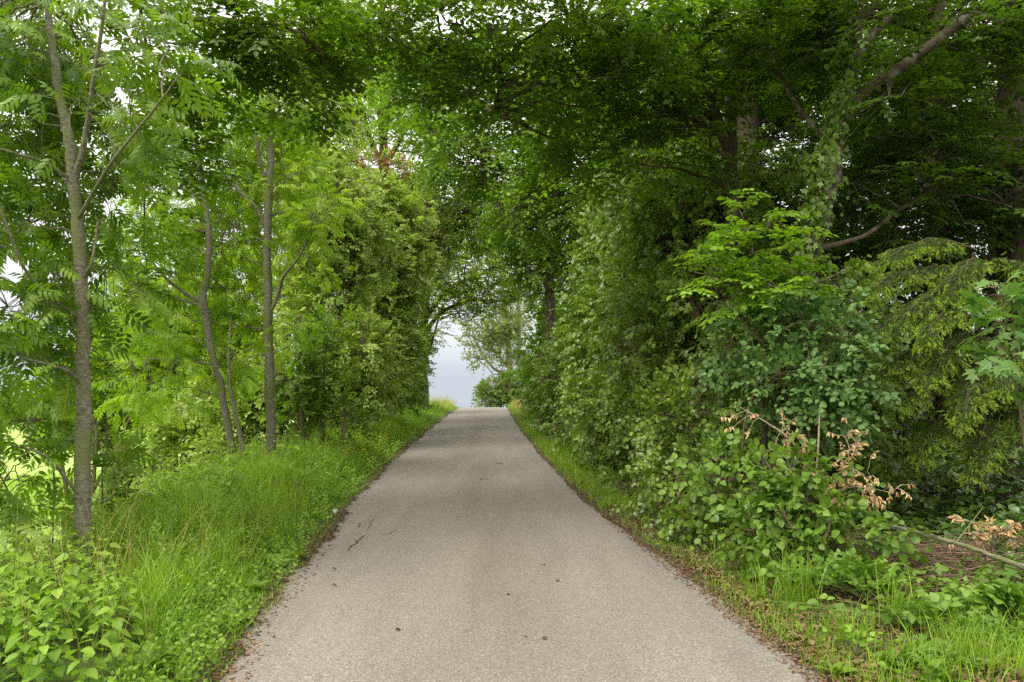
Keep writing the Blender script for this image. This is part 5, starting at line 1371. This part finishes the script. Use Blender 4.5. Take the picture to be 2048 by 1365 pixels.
def build_nettles():
    rng = rng_new()

    def proto(h, seed):
        g = np.random.default_rng(seed)
        wood, lf = MB(), MB()
        ln = g.normal(size=2) * .06
        z = np.linspace(0, h, 6)
        pts = np.stack([ln[0] * (z / h) ** 2, ln[1] * (z / h) ** 2, z], 1)
        tubes(wood, pts, np.linspace(.0045, .002, 6), 5)
        np_ = 8
        ps, ax, sc, tn = [], [], [], []
        for k in range(np_):
            t = .22 + .78 * k / (np_ - 1)
            p = A([np.interp(t * h, z, pts[:, 0]), np.interp(t * h, z, pts[:, 1]), t * h])
            a0 = k * 1.57 + g.normal() * .25
            for s in (0, math.pi):
                el = -.35 + .75 * max(0, t - .6) + g.normal() * .12
                ps.append(p)
                ax.append([math.cos(a0 + s), math.sin(a0 + s), el])
                sc.append((.055 + .048 * math.sin(math.pi * min(1, t * .95))) * (1 if t < .85 else .62) * g.uniform(.85, 1.15))
                tn.append(np.clip(.2 + .5 * t + g.normal() * .25, 0, 1))
        ps, ax = A(ps), A(ax)
        nz = np.repeat(A([[0, 0, 1.0]]), len(ps), 0) + g.normal(size=ps.shape) * .2
        nz += ax * A([1, 1, 0]) * .2
        ps = ps + nrm(ax) * .018
        scatter(lf, T_NET, ps, ax, nz, A(sc), 0, A(tn))
        return wood.data('stem', M['twig_green']), lf.data('leaves', M['nettle'])
    pr = [proto(h, 40 + i) for i, h in enumerate((.50, .55, .45, .60, .52, .4))]

    def put(x, y, label, group, s):
        k = rng.integers(0, 6)
        o = empty('nettle', gpt(x, y, -.02), label, 'nettle', group)
        o.rotation_euler = (rng.normal() * .08, rng.normal() * .08, rng.uniform(0, 6.28))
        o.scale = (s, s, s)
        for nm, me in zip(('stem', 'foliage'), pr[k]):
            c = bpy.data.objects.new(nm, me)
            COL.objects.link(c)
            c.parent = o
    # near patch, laid out on the ground
    n = 0
    pts = []
    while n < 215:
        Y = rng.uniform(3.75, 6.3)
        X = rng.uniform(-4.6, -1.7)
        ed = np.interp(Y, [3.6, 4.4, 5.0, 5.8, 6.4], [-1.85, -1.98, -2.3, -2.9, -3.6])
        if X > ed or X < ed - 2.0:
            continue
        if pts and min((X - a) ** 2 + (Y - b) ** 2 for a, b in pts) < .075 ** 2:
            continue
        pts.append((X, Y))
        put(X, Y, 'bright stinging nettle in the dense patch at the bottom left', 'nettles in the near patch', rng.uniform(.66, .95))
        n += 1
    for k in range(78):
        Y = rng.uniform(7.6, 12.5)
        X = float(road_x(Y)) - HALF - rng.uniform(1.1, 2.5)
        put(X, Y, 'stinging nettle on the bank between the long grass and the slim ashes', 'nettles on the far bank', rng.uniform(.9, 1.35))


def build_small():
    rng = rng_new()

    # broad dock and plantain rosettes
    def rosette(x, y, n, L, label, name='dock_plant', cat='plant', mat='hazel', up=.9):
        p = ray_ground(x - 45 if x < 1000 else x + 25, y)
        p = gpt(p[0], p[1])
        root = empty(name, p, label, cat, 'broad leaved plants at the edge of the lane')
        mb = MB()
        a = rng.uniform(0, 6.28) + np.arange(n) * 2.4
        ax = np.stack([np.cos(a), np.sin(a), up * rng.uniform(.5, 1.4, n)], 1)
        scatter(mb, T_DOCK, np.repeat(p[None], n, 0) + nrm(ax) * .02, ax, A([0, 0, 1.0]) + rng.normal(size=(n, 3)) * .2, L * rng.uniform(.7, 1.15, n), 0, np.clip(rng.normal(size=n) * .2 + .55, 0, 1))
        mb.build('leaves', M[mat], root)
    for x, y, n, L, lab in ((625, 1120, 9, .17, 'broad dock leaves at the grass edge beside the cracked asphalt'), (590, 1135, 7, .16, 'broad dock plant half hidden in long grass below the crack'), (545, 1185, 7, .14, 'pale plantain rosette leaning over the dark edge of the lane'),
                            (515, 1245, 7, .13, 'dock plant by the dirt edge, nearest but two to the viewer'), (330, 1340, 8, .17, 'dock plant at the corner of the nettle patch'), (420, 1290, 7, .12, 'small dock between nettles and the lane edge'),
                            (1645, 1350, 7, .10, 'round leaved plantain at the bottom right by the asphalt'), (665, 1040, 6, .15, 'dock leaves sticking out of grass near the white scrap')):
        rosette(x, y, n, L, lab)

    # tall grass tufts on the right verge
    for x, y, n, h, s, lab in ((1600, 1210, 150, .36, .09, 'tallest grass tuft on the right verge, before the low broad leaved bush'), (1540, 1195, 110, .24, .10, 'dense grass tuft nearest the asphalt on the right verge'), (1800, 1250, 90, .32, .07, 'upright grass tuft among the brambles at the lower right'),
                               (1950, 1330, 220, .21, .2, 'lush grass clump in the bottom right corner'), (1830, 1345, 160, .18, .16, 'low grass clump left of the corner clump'), (1460, 1120, 120, .22, .10, 'thin grass tuft beside the bare litter patch'),
                               (1700, 1270, 110, .2, .1, 'small grass tuft on the bare brown patch')):
        p = ray_ground(x, y)
        p = gpt(p[0], p[1])
        root = empty('grass_tuft', p, lab, 'grass tuft', 'grass tufts on the right verge')
        mb = MB()
        an, rd = rng.uniform(0, 6.283, n), np.sqrt(rng.uniform(0, 1, n)) * s * 1.7
        xx, yy = p[0] + rd * np.cos(an), p[1] + rd * np.sin(an)
        blades(mb, rng, xx, yy, h * rng.uniform(.45, 1.5, n), 0.0045 * rng.uniform(.6, 1.3, n), .45, 0)
        mb.build('blades', M['grass'], root)

    # bramble plants on the right litter
    for x, y, n, h, w, mt, tm, sz, lab in ((1730, 1200, 40, .20, .28, 'bramble', T_TRI, .095, 'three leaved bramble spreading below the fallen branch'), (1690, 1190, 26, .22, .22, 'bramble', T_TRI, .095, 'bramble clump beside the tallest grass tuft'), (2045, 1250, 16, .22, .14, 'bramble', T_TRI, .13, 'bramble with big leaves against the right edge, by the brush'),
                                           (1860, 1260, 40, .15, .3, 'bramble', T_OVW, .07, 'low leafy seedlings in front of the brush heap'), (1990, 1230, 16, .14, .2, 'syc', T_OVW, .075, 'darker seedlings below the right end of the fallen branch'),
                                           (1620, 1140, 24, .26, .25, 'bramble', T_TRI, .09, 'bramble at the foot of the low broad leaved bush'), (1500, 1085, 30, .22, .28, 'hedge', T_OVW, .07, 'leafy seedlings at the foot of the nearest hedge bush'), (1330, 1030, 30, .2, .3, 'hedge', T_OVW, .065, 'pale seedlings creeping from the hedge onto the litter'),
                                           (1710, 1310, 12, .12, .15, 'nettle', T_OVW, .05, 'tiny seedlings on the bare patch near the lane'), (1560, 1020, 26, .35, .22, 'bramble', T_TRI, .13, 'bramble arching out under the light green bush'), (1420, 1080, 22, .2, .2, 'hedge', T_OVW, .065, 'small plant sprawling beside the thin grass tuft')):
        p = ray_ground(x, y)
        p = gpt(p[0], p[1])
        root = empty('bramble_plant', p, lab, 'bramble' if tm is T_TRI else 'plant', 'low plants on the right verge')
        wood, lf = MB(), MB()
        tip = p + np.stack([rng.normal(size=n) * w, rng.normal(size=n) * w * .7, rng.uniform(.3, 1.1, n) * h], 1)
        t = np.linspace(0, 1, 5)[None, :, None]
        mid = (p + tip) / 2 + A([0, 0, h * .45])
        c = (1 - t) ** 2 * p + 2 * t * (1 - t) * mid[:, None] + t * t * tip[:, None]
        tubes(wood, c, np.linspace(.003, .0015, 5)[None], 4)
        sprays(rng, lf, c[:, 2], tip - c[:, 2] + A([0, 0, .05]), np.linalg.norm(tip - c[:, 2], axis=1) + .05, 4, tm, sz, .7, .1, 55, .25, 0, 1, .0015, .15)
        wood.build('stems', M['twig_green'], root)
        lf.build('foliage', [M[mt], M['twig_green']], root)

    # things lying on the lane
    def stick(x0, y0, x1, y1, r, label):
        a, b = ray_ground(x0, y0), ray_ground(x1, y1)
        mb = MB()
        q, rr = spline([a, (a + b) / 2 + A([0, .02, 0]), b], [r, r, r * .5], 10)
        q[:, 2] = road_z(q[:, 1]) + .018 + r * .8
        q[:, 0] += rng.normal(size=10) * .003
        tubes(mb, q, rr, 6)
        tag(mb.build('twig', M['twig']), label, 'twig', 'twigs lying on the lane')
    stick(990, 930, 1006, 931, .007, 'longer of the twigs lying on the far asphalt')
    stick(960, 963, 978, 962, .006, 'short twig on the asphalt nearer than the long one')
    stick(832, 888, 843, 891, .008, 'dark twig sticking out from the left edge of the lane')

    def dead(x, y, s, label):
        p = ray_ground(x, y)
        p[2] = road_z(p[1]) + .024
        mb = MB()
        a = rng.uniform(0, 6.28)
        scatter(mb, T_DRY, p[None], A([[math.cos(a), math.sin(a), .1]]), A([[.2, -.3, 1.0]]), s, 0, A([.1]))
        tag(mb.build('fallen_leaf', M['litter']), label, 'leaf', 'dead leaves on the lane')
    for x, y, s, lab in ((1087, 1285, .06, 'darkest dead leaf on the near asphalt'), (1050, 1286, .045, 'dead leaf just left of the darkest one'), (790, 1273, .045, 'dead leaf alone on the left half of the near asphalt'), (1013, 1200, .04, 'dead leaf near the middle of the lane'),
                         (1117, 1172, .05, 'crumpled dead leaf right of the middle of the lane'), (1086, 1137, .045, 'curled dead leaf farther up on the right half'), (665, 1146, .04, 'dead leaf close to the left edge under the crack'), (664, 1180, .04, 'small dead leaf below the others on the left edge')):
        dead(x, y, s, lab)
    # white scrap in the grass
    p = ray_ground(670, 1034)
    p = gpt(p[0], p[1], .05)
    wm = noisy_mat('white_plastic', (0.62, 0.64, 0.66), (0.8, 0.8, 0.8), (20, 20, 20), .5, .2)
    g = np.linspace(-1, 1, 9)
    gx, gy = np.meshgrid(g, g)
    V = np.stack([gx * .024 + rng.normal(size=gx.shape) * .008, gy * .02 + rng.normal(size=gx.shape) * .008, .03 * np.sin(gx * 4 + gy * 2) + rng.normal(size=gx.shape) * .012], -1).reshape(-1, 3)
    V2 = np.stack([V[:, 0], V[:, 2] * .4, V[:, 1] + .02], 1) + p
    i = np.arange(81).reshape(9, 9)
    mb = MB()
    mb.add(V2, np.stack([i[:-1, :-1], i[:-1, 1:], i[1:, 1:], i[1:, :-1]], -1).reshape(-1, 4))
    tag(mb.build('plastic_scrap', wm), 'crumpled white scrap of plastic in the grass at the left edge', 'litter')


# ------------------------------------------------------------------ sky, sun, camera
def build_light():
    w = bpy.data.worlds.new('World')
    SC.world = w
    w.use_nodes = True
    nt = w.node_tree
    nt.nodes.clear()
    L = nt.links.new
    el, az = R(52), R(-128)       # the sun stands high behind the viewer's left shoulder, behind thin cloud
    sky = N_(nt, 'ShaderNodeTexSky', sky_type='NISHITA', sun_disc=False, sun_elevation=el, sun_rotation=az)
    tc = N_(nt, 'ShaderNodeTexCoord')
    sep = N_(nt, 'ShaderNodeSeparateXYZ')
    L(tc.outputs['Generated'], sep.inputs[0])
    # thin overcast: brightens towards the zenith, with faint bands of cloud
    rp = N_(nt, 'ShaderNodeValToRGB')
    e = rp.color_ramp.elements
    e[0].position, e[0].color = 0.0, (0.172, 0.190, 0.220, 1)
    e[1].position, e[1].color = 1.0, (0.92, 0.895, 0.83, 1)
    e.new(0.05).color = (0.188, 0.202, 0.224, 1)
    e.new(0.12).color = (0.285, 0.285, 0.287, 1)
    e.new(0.24).color = (0.46, 0.455, 0.445, 1)
    L(sep.outputs['Z'], rp.inputs[0])
    mp = N_(nt, 'ShaderNodeMapping')
    mp.inputs['Scale'].default_value = (2.0, 2.0, 14)
    L(tc.outputs['Generated'], mp.inputs['Vector'])
    no = N_(nt, 'ShaderNodeTexNoise')
    no.inputs['Scale'].default_value = 1.6
    no.inputs['Detail'].default_value = 6
    L(mp.outputs[0], no.inputs['Vector'])
    mr = N_(nt, 'ShaderNodeMapRange')
    mr.inputs['From Min'].default_value = 0.3
    mr.inputs['From Max'].default_value = 0.7
    mr.inputs['To Min'].default_value = 0.88
    mr.inputs['To Max'].default_value = 1.12
    L(no.outputs['Fac'], mr.inputs['Value'])
    sc = N_(nt, 'ShaderNodeVectorMath', operation='SCALE')
    L(rp.outputs[0], sc.inputs[0])
    L(mr.outputs[0], sc.inputs['Scale'])
    s2 = N_(nt, 'ShaderNodeVectorMath', operation='SCALE')
    s2.inputs['Scale'].default_value = 20.0
    L(sc.outputs[0], s2.inputs[0])
    mx = N_(nt, 'ShaderNodeMix', data_type='RGBA')
    mx.inputs['Factor'].default_value = 0.93
    L(sky.outputs[0], mx.inputs['A'])
    L(s2.outputs[0], mx.inputs['B'])
    bg = N_(nt, 'ShaderNodeBackground')
    bg.inputs['Strength'].default_value = 0.1
    out = N_(nt, 'ShaderNodeOutputWorld')
    L(mx.outputs['Result'], bg.inputs['Color'])
    L(bg.outputs[0], out.inputs['Surface'])
    s = bpy.data.lights.new('sun', 'SUN')
    s.energy = 2.4
    s.angle = R(34)
    s.color = (1.0, 0.95, 0.86)
    o = bpy.data.objects.new('sun', s)
    # direction towards the sun
    d = Vector((math.cos(el) * math.sin(az), math.cos(el) * math.cos(az), math.sin(el)))
    o.rotation_euler = d.to_track_quat('Z', 'Y').to_euler()
    o.location = (-10, -20, 40)
    COL.objects.link(o)


def build_camera():
    c = bpy.data.cameras.new('camera')
    c.sensor_width = 36
    c.lens = F / 2048 * 36
    c.clip_start = 0.1
    c.clip_end = 5000
    o = bpy.data.objects.new('camera', c)
    o.location = (0, 0, EYE)
    o.rotation_euler = (math.pi / 2 + PITCH, 0, 0)
    COL.objects.link(o)
    SC.camera = o


t0 = time.time()
build_camera()
build_light()
build_ground()
build_cracks()
for fn in (build_left, build_overhead, build_right, build_far, build_grass, build_nettles, build_small):
    fn()
    print(fn.__name__, round(time.time() - t0, 1))
print('faces', sum(len(m.polygons) for m in bpy.data.meshes) / 1e6, 'M')
vs = SC.view_settings
SC.display_settings.display_device = 'sRGB'
vs.view_transform = 'Standard'
vs.look = 'None'
vs.exposure = 0.85
vs.gamma = 1.0
vs.use_curve_mapping = False
cy = SC.cycles
cy.max_bounces = 8
cy.diffuse_bounces = 4
cy.glossy_bounces = 2
cy.transmission_bounces = 6
cy.transparent_max_bounces = 4
cy.use_denoising = False
SC.render.filter_size = 1.2
